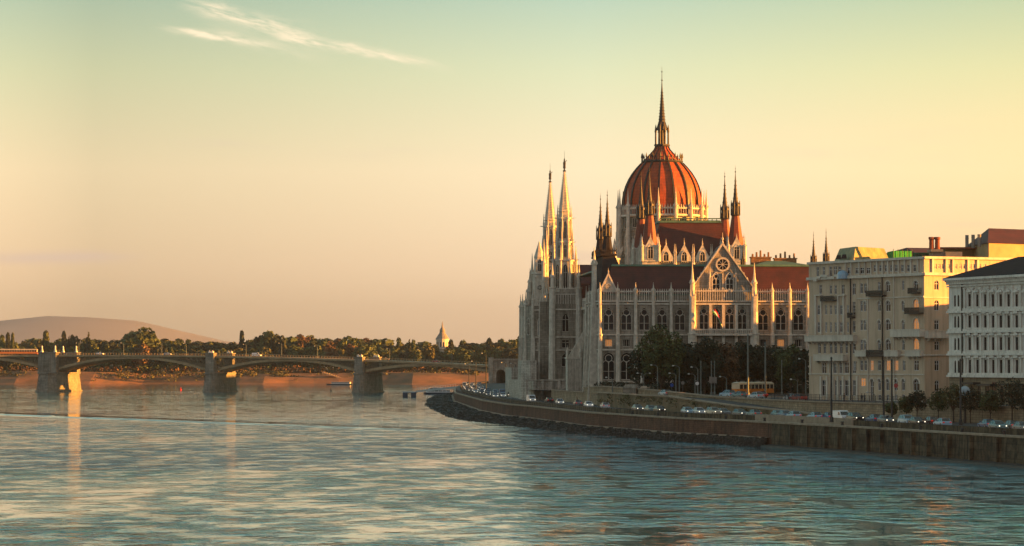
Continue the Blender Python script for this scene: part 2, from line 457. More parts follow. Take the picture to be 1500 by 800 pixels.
def pinnacle(mb, x, y, z0, z1, w, shaft=.55):
    """square shaft with gablets, crocketed pyramid and finial"""
    zs = z0 + (z1 - z0) * shaft; h = w / 2
    mb.lathe(x, y, [(z0, h * 1.15), (zs, h), (zs + .01, h * 1.35), (zs + w * .22, h * 1.35)], 8, PI / 8)
    g = w * .75
    for sx, sy in ((1, 0), (-1, 0), (0, 1), (0, -1)):
        mb.fr((x + sx * h - h * .5, y + sy * h - h * .5, x + sx * h + h * .5, y + sy * h + h * .5), zs + w * .22,
              (x + sx * h * .8 - .02, y + sy * h * .8 - .02, x + sx * h * .8 + .02, y + sy * h * .8 + .02), zs + w * .22 + g)
    mb.lathe(x, y, [(zs + w * .2, h * .85), (zs + (z1 - zs) * .5, h * .42), (z1 - .2, h * .10), (z1 - .15, h * .28), (z1, .02)], 6)

ORD = ['first', 'second', 'third', 'fourth', 'fifth', 'sixth', 'seventh', 'eighth', 'ninth', 'tenth', 'eleventh', 'twelfth']
def singles(objs, tail='from the left'):
    """give repeats that share a label an ordinal by their place, left to right in the photo"""
    by = {}
    for o in objs: by.setdefault(o['label'], []).append(o)
    for lab, v in by.items():
        if len(v) < 2: continue
        v.sort(key=lambda o: o.location.x / o.location.y)
        for i, o in enumerate(v): o['label'] = lab + ', ' + (ORD[i] if i < 12 else 'number %d' % (i + 1)) + ' ' + tail
# ================================================================== SETTING
# quay edge (top of the coping) : Y -> X
WQ = [(330, 112), (471, 79.1), (529, 65.1), (552, 59.3), (607, 43.5), (632, 33.8), (701, 17.6), (803, 4.4), (836, -1.4), (920, -9.0), (1140, -21.2), (1330, -25.5), (1480, -26), (1590, -14), (1800, -2), (2300, 20)]
# foot of the upper retaining wall : Y -> X, top z
RW = [(330, 150, 8.2), (450, 116, 8.2), (535, 90, 8.2), (578, 71.5, 8.2), (610, 60.5, 8.2), (640, 53.9, 8.2), (680, 44.9, 8.4), (735, 33.4, 9.4), (770, 22.4, 10.0), (862, 11, 8.2), (884, 4.4, 8.2), (960, 1.2, 8.2), (1140, 5, 8.2), (1330, 8, 8.2), (1590, 12, 8.2), (1800, 20, 8.2), (2300, 40, 8.2)]
ROADZ = 5.3
wq = lambda y: interp(WQ, y)
rw = lambda y: interp(RW, y)
def shelf_z(y): return ROADZ + .02 if y < 585 else (8.1 if y > 680 else ROADZ + (8.1 - ROADZ) * (y - 585) / 95)
def stations(a, b, step): 
    n = max(1, int(round((b - a) / step))); return [a + (b - a) * i / n for i in range(n + 1)]
def strip(mb, ys, f, g):
    """sheet between two curves f(y)->(x,z), g(y)->(x,z)"""
    vs = []
    for y in ys:
        a, b = f(y), g(y); vs += [(a[0], y + (a[2] if len(a) > 2 else 0), a[1]), (b[0], y + (b[2] if len(b) > 2 else 0), b[1])]
    mb.add(vs, [(2 * i, 2 * i + 1, 2 * i + 3, 2 * i + 2) for i in range(len(ys) - 1)])

# water
m = bpy.data.materials.new('river_water'); m.use_nodes = True; t = m.node_tree; E.nt = t; p = t.nodes['Principled BSDF']
co = t.nodes.new('ShaderNodeTexCoord'); x, y, z = sepxyz(co.outputs['Object'])
p.inputs['Base Color'].default_value = (.012, .125, .165, 1); p.inputs['Roughness'].default_value = .06
p.inputs['IOR'].default_value = 1.75; p.inputs['Specular IOR Level'].default_value = .5
def nz(sx, sy, det, seed, rough=.5): return noise(comb(x * sx, y * sy, seed), 1.0, det, rough)
patch = smooth(nz(.010, .0075, 3, 5.0), .36, .64)
patch2 = smooth(nz(.034, .016, 3, 9.0), .36, .62)
far = smooth(y, 520.0, 1000.0)              # longer swell carries the pattern up-river
near = 1.0 - smooth(y, 380.0, 900.0) * .5
w0 = (nz(.032, .022, 2, 13.0) - .5) * 3.2
w1 = (nz(.105, .085, 2, 1.0) - .5) * 1.5
w2 = (nz(.26, .20, 3, 2.0) - .5) * 1.15
w3 = (nz(.75, .55, 3, 3.0, .6) - .5) * .55
mk = smooth(nz(.18, .10, 3, 31.0), .42, .58)
amp = (patch * .55 + patch2 * .60 + .16) * (mk * 1.15 + .22)
wk_d = (y + x * 1.601 - 701.0) * .53       # the wake of a passed boat
brk = smooth(nz(.035, .012, 3, 21.0), .34, .50)
left = 1.0 - smooth(x, -95.0, -45.0)
wake = gauss(wk_d, 7.0) * (left * 1.0 + brk * 1.0 * (1.0 - smooth(x, -40.0, 25.0)))
h = (w1 + w2 * near + w3 * near + w0 * (far * .35 + .18)) * amp * (1.0 - smooth(y, 640.0, 1000.0) * .75) + wake
rg = smooth(y, 450.0, 1300.0) * .02 + .04
t.links.new(rg.s, p.inputs['Roughness'])
b = t.nodes.new('ShaderNodeBump'); b.inputs['Strength'].default_value = 1.0; b.inputs['Distance'].default_value = 1.0
t.links.new(h.s, b.inputs['Height']); t.links.new(b.outputs[0], p.inputs['Normal'])
M['water'] = m
mb = MB(); mb.quad((-9000, -300, 0), (9000, -300, 0), (9000, 12000, 0), (-9000, 12000, 0)); struct('river_water', mb, 'water')
mb = MB(); mb.quad((-9000, -300, -6), (9000, -300, -6), (9000, 12000, -6), (-9000, 12000, -6)); struct('riverbed', mb, 'soil')

# lower quay road, promenade strip, shelf, upper ground
YS = stations(330, 2300, 12)
mb = MB(); strip(mb, YS, lambda y: (wq(y) + .9, 4.72), lambda y: (wq(y) + 3.0, 4.72)); struct('promenade', mb, 'paving')
mb = MB(); strip(mb, YS, lambda y: (wq(y) + 2.9, ROADZ), lambda y: (rw(y) + 1, ROADZ)); struct('quay_road', mb, 'asphalt')
mb = MB()
for lane, dash in ((6.1, True), (9.2, False)):
    yy_ = 480.0
    while yy_ < 1300:
        x0_, x1_ = wq(yy_) + lane, wq(yy_ + 4) + lane
        if x1_ < rw(yy_) - 1: mb.quad((x0_, yy_, ROADZ + .006), (x0_ + .16, yy_, ROADZ + .006), (x1_ + .16, yy_ + 4, ROADZ + .006), (x1_, yy_ + 4, ROADZ + .006))
        yy_ += 9.0 if dash else 4.0
tag(mb.build('road_marking', 'white_paint'), kind='structure')
mb = MB()
for y0_, y1_ in zip(stations(560, 770, 10)[:-1], stations(560, 770, 10)[1:]):
    a, c = wq(y0_) + 11.5, wq(y1_) + 11.5
    if a > rw(y0_) - .5: continue
    mb.quad((a, y0_, shelf_z(y0_)), (rw(y0_) + .5, y0_, shelf_z(y0_)), (rw(y1_) + .5, y1_, shelf_z(y1_)), (c, y1_, shelf_z(y1_)))
struct('ramp_road', mb, 'asphalt')
mb = MB(); strip(mb, YS, lambda y: (rw(y), 8.2), lambda y: (2600, 8.2)); struct('upper_ground', mb, 'paving')
mb = MB(); strip(mb, stations(560, 700, 10), lambda y: (rw(y) + 3.5, 8.206), lambda y: (rw(y) + 11, 8.206)); struct('upper_street', mb, 'asphalt')

# quay wall (brick reach, then older masonry nearer the camera)
def quay_wall(ya, yb, ma, label):
    e = empty('quay_wall', (wq(ya), ya, 0), 0, label, 'wall')
    T = Matrix.Translation((-wq(ya), -ya, 0))
    ys = stations(ya, yb, 8)
    mb = MB(T); strip(mb, ys, lambda y: (wq(y) - .25, -1.5), lambda y: (wq(y), 4.55)); strip(mb, ys, lambda y: (wq(y), 4.55), lambda y: (wq(y) + 1.5, 4.55)); mb.build('wall', ma, e)
    mb = MB(T)
    for y0_, y1_ in zip(ys, ys[1:]):
        a, c = wq(y0_), wq(y1_)
        vs = [(a - .22, y0_, 4.5), (a + .9, y0_, 4.5), (a + .9, y0_, 4.85), (a - .22, y0_, 4.85), (c - .22, y1_, 4.5), (c + .9, y1_, 4.5), (c + .9, y1_, 4.85), (c - .22, y1_, 4.85)]
        mb.add(vs, [(0, 1, 5, 4), (1, 2, 6, 5), (2, 3, 7, 6), (3, 0, 4, 7), (0, 3, 2, 1), (4, 5, 6, 7)])
    mb.build('coping', 'coping', e)
    mb = MB(T)   # road-side parapet kerb behind the promenade
    for y0_, y1_ in zip(ys, ys[1:]):
        a, c = wq(y0_) + 2.85, wq(y1_) + 2.85
        vs = [(a, y0_, 4.7), (a + .35, y0_, 4.7), (a + .35, y0_, 5.75), (a, y0_, 5.75), (c, y1_, 4.7), (c + .35, y1_, 4.7), (c + .35, y1_, 5.75), (c, y1_, 5.75)]
        mb.add(vs, [(0, 1, 5, 4), (1, 2, 6, 5), (2, 3, 7, 6), (3, 0, 4, 7)])
    mb.build('road_parapet', 'quay_dark', e)
    tl = [q for q in ys if 546 <= q <= 604]; mb = MB(T)
    for y0_, y1_ in zip(tl, tl[1:]):
        a, c = wq(y0_) + 2.55, wq(y1_) + 2.55
        vs = [(a, y0_, 4.72), (a + .8, y0_, 4.72), (a + .8, y0_, 6.0), (a, y0_, 6.0), (c, y1_, 4.72), (c + .8, y1_, 4.72), (c + .8, y1_, 6.0), (c, y1_, 6.0)]
        mb.add(vs, [(0, 1, 5, 4), (1, 2, 6, 5), (2, 3, 7, 6), (3, 0, 4, 7), (0, 3, 2, 1), (4, 5, 6, 7)])
    mb.build('raised_parapet', 'coping', e)
    return e, T
qa, Ta = quay_wall(330, 585, 'quay_dark', 'dark stained old masonry quay wall below the cream and white buildings')
random.seed(11)
mb = MB(Ta)
yy_ = 335.0
while yy_ < 583:                                # buttress piers and weathered ledge stones
    xx_ = wq(yy_)
    mb.box(xx_ - .75, yy_, -1, xx_ + .1, yy_ + 1.4, 4.3)
    yy_ += random.uniform(6, 11)
mb.build('buttress', 'quay_dark', qa)
mb = MB(Ta); strip(mb, stations(330, 585, 8), lambda y: (wq(y) - 2.2, .35), lambda y: (wq(y) + .1, .55)); strip(mb, stations(330, 585, 8), lambda y: (wq(y) - 2.6, -1), lambda y: (wq(y) - 2.2, .35)); mb.build('footing', 'rock', qa)
qb, Tb = quay_wall(585.01, 1590, 'quay', 'long brown brick quay wall curving below the parliament and its traffic')
mb = MB(Tb); ys = stations(586, 1590, 8)
strip(mb, ys, lambda y: (wq(y) - .9, 1.75), lambda y: (wq(y) - .1, 1.8)); strip(mb, ys, lambda y: (wq(y) - 1.0, -.5), lambda y: (wq(y) - .9, 1.75)); mb.build('ledge', 'coping', qb)
# riprap slope: rubble, nobody counts the stones
def rip(y): return 1.6 if y < 640 else min(9.5, 1.6 + (y - 640) * .035)
mb = MB(); random.seed(3)
strip(mb, stations(586, 1590, 6), lambda y: (wq(y) - 1 - rip(y), -.6), lambda y: (wq(y) - .9, 1.45))
for _ in range(6000):
    y_ = 586 + (random.random() ** 1.5) * 950; f_ = random.random(); x_ = wq(y_) - 1 - rip(y_) * (1 - f_) * 1.08; z_ = -.3 + 1.7 * f_
    s_ = random.uniform(.2, .6)
    vs = [(random.uniform(.6, 1) * s_ * a, random.uniform(.6, 1) * s_ * b_, random.uniform(.5, .9) * s_ * c) for a, b_, c in ((-1, -1, -1), (1, -1, -1), (1, 1, -1), (-1, 1, -1), (-1, -1, 1), (1, -1, 1), (1, 1, 1), (-1, 1, 1))]
    mb.add([(x_ + a, y_ + b_, z_ + c) for a, b_, c in vs], [(3, 2, 1, 0), (4, 5, 6, 7), (0, 1, 5, 4), (1, 2, 6, 5), (2, 3, 7, 6), (3, 0, 4, 7)])
tag(mb.build('riprap', 'rock'), 'dark wet rubble stones sloping into the river below the brick quay wall', 'rubble', kind='stuff')

# retaining walls of the upper level
def retaining(ya, yb, f, zb, zt, ma, label, cap='coping'):
    e = empty('retaining_wall', (f(ya), ya, 0), 0, label, 'wall'); T = Matrix.Translation((-f(ya), -ya, 0)); ys = stations(ya, yb, 6)
    mb = MB(T); strip(mb, ys, lambda y: (f(y), zb(y) - .4), lambda y: (f(y) + .15, zt(y))); strip(mb, ys, lambda y: (f(y) + .15, zt(y)), lambda y: (f(y) + .75, zt(y)))
    strip(mb, ys, lambda y: (f(y) + .75, zt(y)), lambda y: (f(y) + .75, zb(y) - .4)); mb.build('wall', ma, e)
    mb = MB(T)
    for y0_, y1_ in zip(ys, ys[1:]):
        a, c = f(y0_), f(y1_); q0, q1 = zt(y0_), zt(y1_)
        vs = [(a - .1, y0_, q0 - .02), (a + .9, y0_, q0 - .02), (a + .9, y0_, q0 + .28), (a - .1, y0_, q0 + .28), (c - .1, y1_, q1 - .02), (c + .9, y1_, q1 - .02), (c + .9, y1_, q1 + .28), (c - .1, y1_, q1 + .28)]
        mb.add(vs, [(0, 1, 5, 4), (1, 2, 6, 5), (2, 3, 7, 6), (3, 0, 4, 7), (0, 3, 2, 1), (4, 5, 6, 7)])
    mb.build('coping', cap, e); return e
rt = lambda y: interp(RW, y, 2)
retaining(450, 640, rw, lambda y: ROADZ, rt, 'retain', 'tan stone retaining wall below the cream corner building with iron railing on top')
retaining(640.01, 735, rw, lambda y: shelf_z(y), rt, 'retain', 'low tan stone parapet wall sloping down beside the tram tracks')
retaining(735.01, 800, rw, lambda y: ROADZ, lambda y: rt(y), 'retain', 'high tan stone wall under the hedge at the parliament corner')
retaining(800.01, 862, rw, lambda y: ROADZ, lambda y: 8.2, 'retain', 'stone river wall between the parliament stairs and its south corner')
e = retaining(572, 762, lambda y: wq(y) + 11.5, lambda y: ROADZ, lambda y: shelf_z(y) + .45, 'embank', 'brown earthy embankment wall between the quay road and the ramp road')
# scrub growing over the embankment wall
def leafcloud(mb, c, r, n, s, rnd):
    for _ in range(n):
        while True:
            q = Vector((rnd.uniform(-1, 1), rnd.uniform(-1, 1), rnd.uniform(-1, 1)))
            if q.length <= 1: break
        q = q.normalized() * (q.length ** .45)
        pt = Vector((c[0] + q.x * r[0], c[1] + q.y * r[1], c[2] + q.z * r[2]))
        nrm = (q + Vector((rnd.uniform(-.8, .8), rnd.uniform(-.8, .8), rnd.uniform(-.5, .9)))).normalized()
        a = nrm.orthogonal().normalized(); b_ = nrm.cross(a); g = rnd.uniform(0, PI); a, b_ = a * math.cos(g) + b_ * math.sin(g), b_ * math.cos(g) - a * math.sin(g)
        k = s * rnd.uniform(.6, 1.3)
        mb.add([pt - a * k, pt + b_ * k * .6, pt + a * k, pt - b_ * k * .6], [(0, 1, 2, 3)])
rr = random.Random(5)
mb = MB()
for _ in range(46):
    y_ = rr.uniform(600, 760); leafcloud(mb, (wq(y_) + 11.3, y_, shelf_z(y_) + rr.uniform(-1.6, .2)), (1.0, 2.2, rr.uniform(.4, .9)), 34, .22, rr)
tag(mb.build('embankment_scrub', 'leaf_olive'), 'dry scrub growing over the embankment wall between the two roads', 'scrub', kind='stuff')

# far bank : stone slope, wooded flat, distant hill
mb = MB(); random.seed(8)
xs = [-9000, -3000, -1200] + [-900 + 18 * i for i in range(66)] + [400, 1500, 9000]
def bank_row(k):
    out = []
    for x_ in xs:
        wv = math.sin(x_ * .019) * 9 + math.sin(x_ * .047 + 1) * 8 + math.sin(x_ * .11) * 3
        base = 2215 + wv
        off = {0: -14, 1: 0, 2: 9, 3: 16, 4: 30, 5: 60}[k]; zz_ = {0: -1.5, 1: .9, 2: 3.6 + math.sin(x_ * .03) * .5, 3: 5.0, 4: 8.3 + math.sin(x_ * .05) * .6 + math.sin(x_ * .013) * .7, 5: 8.8}[k]
        out.append((x_, base + off, zz_))
    return out
rows = [bank_row(k) for k in range(6)]; n_ = len(xs)
mb.add([q for r_ in rows for q in r_], [(k * n_ + i, k * n_ + i + 1, (k + 1) * n_ + i + 1, (k + 1) * n_ + i) for k in range(5) for i in range(n_ - 1)])
struct('far_bank', mb, 'bank')
mb = MB(); mb.add([(x_, 2262, 8.7) for x_ in xs] + [(x_, 14000, 8.7) for x_ in xs], [(i, i + 1, n_ + i + 1, n_ + i) for i in range(n_ - 1)]); struct('far_ground', mb, 'soil')
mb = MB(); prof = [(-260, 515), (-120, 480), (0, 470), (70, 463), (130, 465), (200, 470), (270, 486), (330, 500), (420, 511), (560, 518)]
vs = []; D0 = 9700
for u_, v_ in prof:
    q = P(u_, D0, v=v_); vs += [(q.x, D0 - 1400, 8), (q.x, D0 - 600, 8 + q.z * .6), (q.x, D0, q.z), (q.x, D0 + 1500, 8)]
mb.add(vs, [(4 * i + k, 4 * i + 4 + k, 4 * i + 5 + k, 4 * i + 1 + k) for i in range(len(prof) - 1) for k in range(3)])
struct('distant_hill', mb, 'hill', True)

# haze
hz = bpy.data.materials.new('haze_air'); hz.use_nodes = True; t = hz.node_tree; t.nodes.clear()
out_ = t.nodes.new('ShaderNodeOutputMaterial'); pv = t.nodes.new('ShaderNodeVolumePrincipled'); t.links.new(pv.outputs[0], out_.inputs['Volume'])
pv.inputs['Color'].default_value = (.80, .74, .68, 1); pv.inputs['Density'].default_value = 0.000045; pv.inputs['Anisotropy'].default_value = .75
M['haze'] = hz
mb = MB(); mb.box(-8990, -290, -7, 8990, 10500, 205); ho = mb.build('haze', 'haze'); tag(ho, kind='stuff')

# ================================================================== PARLIAMENT
PR = math.atan2(.065, .998)
par = empty('parliament_building', (45.3, 920, 8.5), PR, 'huge pale gothic parliament with red ribbed dome, twin spires and gabled south front', 'parliament')
S0 = -134.0
# ---- south wing facade
ops = []; small = []
baysL = [-29.2, -24.6, -20.0, -15.4, -10.8]; baysR = [10.8, 15.4, 20.0, 24.6, 29.2]
p0, p1 = (-31.6, S0), (31.6, S0)
rr = random.Random(2)
lit_small = {(-29.2, 1), (15.4, 1)}
for i, bx_ in enumerate(baysL + baysR):
    s = bx_ + 31.6
    ops.append((s, 2.7, 15.9, 21.8, 'pointed', dict(style='tracery')))
    ops.append((s, 1.9, 11.7, 13.6, 'rect', dict(style='bars', glass='glass_lit' if (bx_, 1) in lit_small else 'glass')))
    ops.append((s, 3.0, 3.2, 10.2, 'round', dict(style='tracery')))
    ops.append((s, 2.0, .2, 1.9, 'rect', dict(style='cross')))
mb = MB(); facade(mb, p0, p1, -3.2, 23.2, [o[:5] for o in ops if not (23.0 < o[0] < 40.2)], .55)
# side walls and body behind
mb.quad((-31.6, S0, -3.2), (-31.6, -100, -3.2), (-31.6, -100, 23.2), (-31.6, S0, 23.2))
mb.quad((31.6, S0, -3.2), (31.6, 60, -3.2), (31.6, 60, 23.2), (31.6, S0, 23.2))
mb.quad((-31.6, -100, -3.2), (-27, -100, -3.2), (-27, -100, 23.2), (-31.6, -100, 23.2))
mb.quad((-27, -100, -3.2), (-27, 100, -3.2), (-27, 100, 23.2), (-27, -100, 23.2))
mb.quad((-31.6, S0, 23.2), (31.6, S0, 23.2), (31.6, S0 + 1.2, 23.2), (-31.6, S0 + 1.2, 23.2))
mb.quad((-31.6, S0 + 1.2, 23.2), (31.6, S0 + 1.2, 23.2), (31.6, S0 + 1.2, 25.2), (-31.6, S0 + 1.2, 25.2))
mb.build('wall', 'stone', par)
T, a_, L_ = frame_T(p0, p1); add_windows(T, [o for o in ops if not (23.0 < o[0] < 40.2)], par, depth=.55)
# west side of the pavilion windows
Tw, _, _ = frame_T((-31.6, -100), (-31.6, S0))
add_windows(Tw, [(s_, 2.2, 15.9, 21.4, 'pointed', dict(style='tracery')) for s_ in (5, 13, 21, 29)] + [(s_, 2.4, 3.6, 10, 'round', dict(style='tracery')) for s_ in (5, 13, 21, 29)], par, applied=True)
Tw, _, _ = frame_T((-27, -32), (-27, -100))
add_windows(Tw, [(s_, 2.0, 15.9, 21.4, 'pointed', dict(style='tracery')) for s_ in (6, 14, 22, 30, 38, 46, 54, 62)], par, applied=True)
# string courses, buttress piers, gallery
mb = MB()
for z_ in (2.5, 10.7, 14.6, 22.5):
    mb.box(-31.9, S0 - .28, z_, -8.4, S0 - .002, z_ + .35); mb.box(8.4, S0 - .28, z_, 31.9, S0 - .002, z_ + .35)
for z_ in (10.7, 14.6, 22.5): mb.box(-31.95, S0 - .28, z_, -31.602, -100, z_ + .35)
mb.box(-32.1, S0 - .5, 23.2, 32.1, S0 + .35, 23.55); mb.box(-32.1, S0 + .351, 23.2, -31.4, -99.6, 23.55)
mb.box(-27.3, -99.6, 22.8, -26.7, -31, 23.5)
mb.build('string_course', 'stone_trim', par)
xs_ = [-31.5, -26.9, -22.3, -17.7, -13.1]; xs_ = xs_ + [13.1, 17.7, 22.3, 26.9, 31.5]
for x_ in xs_:
    mb = MB(); mb.fr((x_ - .55, S0 - .8, x_ + .55, S0 - .003), -3.2, (x_ - .45, S0 - .5, x_ + .45, S0 - .003), 14.9)
    mb.lathe(x_, S0 - .55, [(-3.2, .68), (14.4, .58), (14.5, .72), (14.9, .72), (15.0, .48), (22.45, .42)], 8, PI / 8)
    pinnacle(mb, x_, S0 - .35, 22.4, 28.2, .75, .62); mb.build('buttress', 'stone_trim', par)
for y_ in (-126, -118, -110, -101.5): 
    mb = MB(); mb.fr((-33.4, y_ - .5, -31.603, y_ + .5), -3.2, (-32.4, y_ - .45, -31.603, y_ + .45), 15); pinnacle(mb, -32.1, y_, 15.0, 28.0, .8, .62); mb.build('buttress', 'stone_trim', par)
mb = MB(); mb.fr((-34.2, -128.8, -31.603, -127.4), -3.2, (-33.0, -128.7, -31.603, -127.5), 22); pinnacle(mb, -32.4, -128.1, 22, 37.5, 1.3, .7)
mb.build('buttress', 'stone_trim', par)
def gallery(mb, xa, xb, y, z0, z1, step=.58, spikes=True, along='x'):
    """row of little columns under a rail, with spikelets above"""
    n = max(1, int(abs(xb - xa) / step))
    for i in range(n + 1):
        q = xa + (xb - xa) * i / n
        if along == 'x': mb.box(q - .1, y - .1, z0, q + .1, y + .1, z1 - .3)
        else: mb.box(y - .1, q - .1, z0, y + .1, q + .1, z1 - .3)
        if spikes:
            if along == 'x': mb.fr((q - .13, y - .13, q + .13, y + .13), z1, (q - .02, y - .02, q + .02, y + .02), z1 + .62)
            else: mb.fr((y - .13, q - .13, y + .13, q + .13), z1, (y - .02, q - .02, y + .02, q + .02), z1 + .62)
    if along == 'x': mb.box(min(xa, xb), y - .16, z1 - .3, max(xa, xb), y + .16, z1)
    else: mb.box(y - .16, min(xa, xb), z1 - .3, y + .16, max(xa, xb), z1)
mb = MB()
gallery(mb, -31.6, -8.4, S0 + .1, 23.55, 26.0); mb.build('gallery', 'stone_trim', par); mb = MB(); gallery(mb, 8.4, 31.6, S0 + .1, 23.55, 26.0); mb.build('gallery', 'stone_trim', par); mb = MB()
gallery(mb, -133.6, -100, -31.6, 23.55, 26.0, along='y'); mb.build('gallery', 'stone_trim', par); mb = MB(); gallery(mb, -99, -32, -27, 23.5, 25.6, .9, along='y')
mb.build('gallery', 'stone_trim', par)
# ---- central gabled pavilion of the south front
GY = S0 - 3.2
gops = [(x_ + 8.3, 2.3, 15.9, 21.9, 'pointed', dict(style='tracery')) for x_ in (-4.95, -1.65, 1.65, 4.95)]
lops = [(x_ + 8.3, 2.6, 1.5, 12.6, 'pointed', dict(style='tracery')) for x_ in (-5.2, -1.75, 1.75, 5.2)]
mb = MB(); facade(mb, (-8.3, GY), (8.3, GY), -2, 23.2, [o[:5] for o in gops + lops], .6)
for sx in (-1, 1): mb.quad((sx * 8.3, GY, -2), (sx * 8.3, S0, -2), (sx * 8.3, S0, 23.2), (sx * 8.3, GY, 23.2))
mb.quad((-8.3, GY, 23.2), (8.3, GY, 23.2), (8.3, GY + .9, 23.2), (-8.3, GY + .9, 23.2))
mb.build('wall', 'stone', par); T, _, _ = frame_T((-8.3, GY), (8.3, GY)); add_windows(T, gops + lops, par, depth=.6)
gb = MB(); gb.prism([(-8.1, 23.3), (8.1, 23.3), (8.1, 26.0), (0, 38.0), (-8.1, 26.0)], GY + .9, GY + 1.7)
gable = gb.build('gable', 'stone', par)
T, _, _ = frame_T((0, GY + .9), (10, GY + .9))
add_windows(T, [(0, 2.8, 31.4, 34.2, 'circle', dict(style='rose', grow=.45)), (-1.75, 1.7, 26.4, 30.6, 'pointed', dict(style='tracery')), (1.75, 1.7, 26.4, 30.6, 'pointed', dict(style='tracery'))], gable, applied=True)
mb = MB()
for sx in (-1, 1):
    mb.prism([(sx * 8.5, 25.8), (sx * 8.1, 26.6), (0, 38.55), (0, 37.7)][::1], GY + .55, GY + 1.9)
    for k in range(1, 9):
        q = k / 9; x_ = sx * 8.3 * (1 - q); z_ = 26.3 + 12 * q
        mb.fr((x_ - .16, GY + 1.0, x_ + .16, GY + 1.4), z_, (x_ - .05, GY + 1.1, x_ + .05, GY + 1.3), z_ + .55)
    mb.box(sx * 3.35 - .22, GY + .5, 23.6, sx * 3.35 + .22, GY + .898, 29.5)
    pinnacle(mb, sx * 3.35, GY + .6, 29.5, 32.0, .4, .3)
mb.box(-.18, GY + .5, 23.6, .18, GY + .898, 30.5)
mb.lathe(0, GY + 1.2, [(38.3, .3), (39.0, .12), (39.4, .35), (39.9, .1), (41.0, .05)], 6)
mb.box(-8.7, GY - .3, 22.4, 8.7, GY + .55, 22.8); mb.box(-8.7, GY - .35, 23.2, 8.7, GY + .5, 23.5)
mb.box(-8.9, GY - 1.5, 14.5, 8.9, GY - .002, 15.0)
for x_ in (-3.3, 0, 3.3): mb.fr((x_ - .42, GY - .8, x_ + .42, GY - .003), -2, (x_ - .34, GY - .45, x_ + .34, GY - .003), 22.38)
mb.build('gable_coping', 'stone_trim', par)
mb = MB(); gallery(mb, -7.4, 7.4, GY + .15, 23.5, 26.1); mb.build('gallery', 'stone_trim', par); mb = MB(); gallery(mb, -7.4, 7.4, GY - 1.3, 15.0, 16.2, .5, False); mb.build('balustrade', 'stone_trim', par)
for sx in (-1, 1):
    x_ = sx * 8.0; mb = MB()
    mb.lathe(x_, GY - .4, [(-2, 1.35), (14.7, 1.15), (14.8, 1.4), (15.1, 1.4), (15.2, 1.0), (24.6, .85)], 8, PI / 8)
    for ox, oy in ((-.55, -.95), (.55, -.95), (.55, .3), (-.55, .3)): pinnacle(mb, x_ + ox, GY + oy, 20.5, 27.6, .36, .6)
    pinnacle(mb, x_, GY - .2, 24.5, 33.2, 1.15, .38)
    mb.build('buttress_pinnacle', 'stone_trim', par)
# little gable over the corner bay
mb = MB(); mb.prism([(-31.4, 26.0), (-27.2, 26.0), (-29.3, 30.2)], S0 - .1, S0 + .5); mb.prism([(-31.7, 25.9), (-29.3, 30.8), (-26.9, 25.9), (-27.3, 25.9), (-29.3, 29.9), (-31.3, 25.9)], S0 - .35, S0 + .6)
pinnacle(mb, -29.3, S0 + .1, 30.2, 32.0, .35, .3); cg = mb.build('corner_gable', 'stone_trim', par)
T, _, _ = frame_T((-29.3, S0 - .1), (-20, S0 - .1)); add_windows(T, [(0, 1.1, 26.6, 27.7, 'circle', dict(style='rose', grow=.2))], cg, applied=True)
# ---- wing roofs
mb = MB(); mb.fr((-31.0, S0 + 1.3, 31.0, -101), 24.2, (-27.6, S0 + 7.5, 27.6, -101.01), 32.6); mb.fr((-26.7, -101, 31.0, -18), 24.2, (-21, -101, 27.6, -26), 32.6)
mb.prism([(-8.0, 26.0), (8.0, 26.0), (0, 37.7)], GY + 1.71, S0 + 9.5)
mb.fr((-28.5, 18, 30.8, 118), 24.2, (-20, 24, 26, 110), 32.6)
mb.build('roof', 'roof_red', par)
mb = MB(); mb.fr((-27.9, S0 + 7.2, 27.9, -25.5), 32.6, (-27.6, S0 + 7.5, 27.6, -26), 33.1)
mb.fr((10, S0 + 8, 24, S0 + 30), 33.1, (14, S0 + 14, 18, S0 + 24), 34.3)
mb.box(-31.2, S0 + .9, 24.9, -8.3, S0 + 1.4, 25.3); mb.box(8.3, S0 + .9, 24.9, 31.2, S0 + 1.4, 25.3)
mb.build('roof_ridge', 'copper', par)
mb = MB(); mb.fr((-31.2, S0 + 1.6, -22.5, -97), 24.5, (-29.8, -124, -26.6, -99), 35.4); mb.box(-30.4, -124.6, 35.4, -26.2, -98, 35.9)
gallery(mb, -30.3, -26.3, -124.4, 35.9, 36.8, .5); gallery(mb, -124.4, -98, -30.2, 35.9, 36.8, .6, along='y')
mb.build('pavilion_roof', 'slate', par)
for cx, cy, w_, h_ in ((12.5, S0 + 16, 2.6, 1.9), (19.0, S0 + 16, 2.9, 1.6)):
    mb = MB(); mb.box(cx - w_, cy - 1, 32.8, cx + w_, cy + 1, 33.2 + h_); mb.box(cx - w_ - .2, cy - 1.2, 33.2 + h_, cx + w_ + .2, cy + 1.2, 33.5 + h_)
    for k in range(5): mb.lathe(cx - w_ + .5 + k * (2 * w_ - 1) / 4, cy, [(33.5 + h_, .28), (34.3 + h_ + (k * 7 % 3) * .45, .24)], 6)
    mb.build('chimney', 'chimney_tan', par)
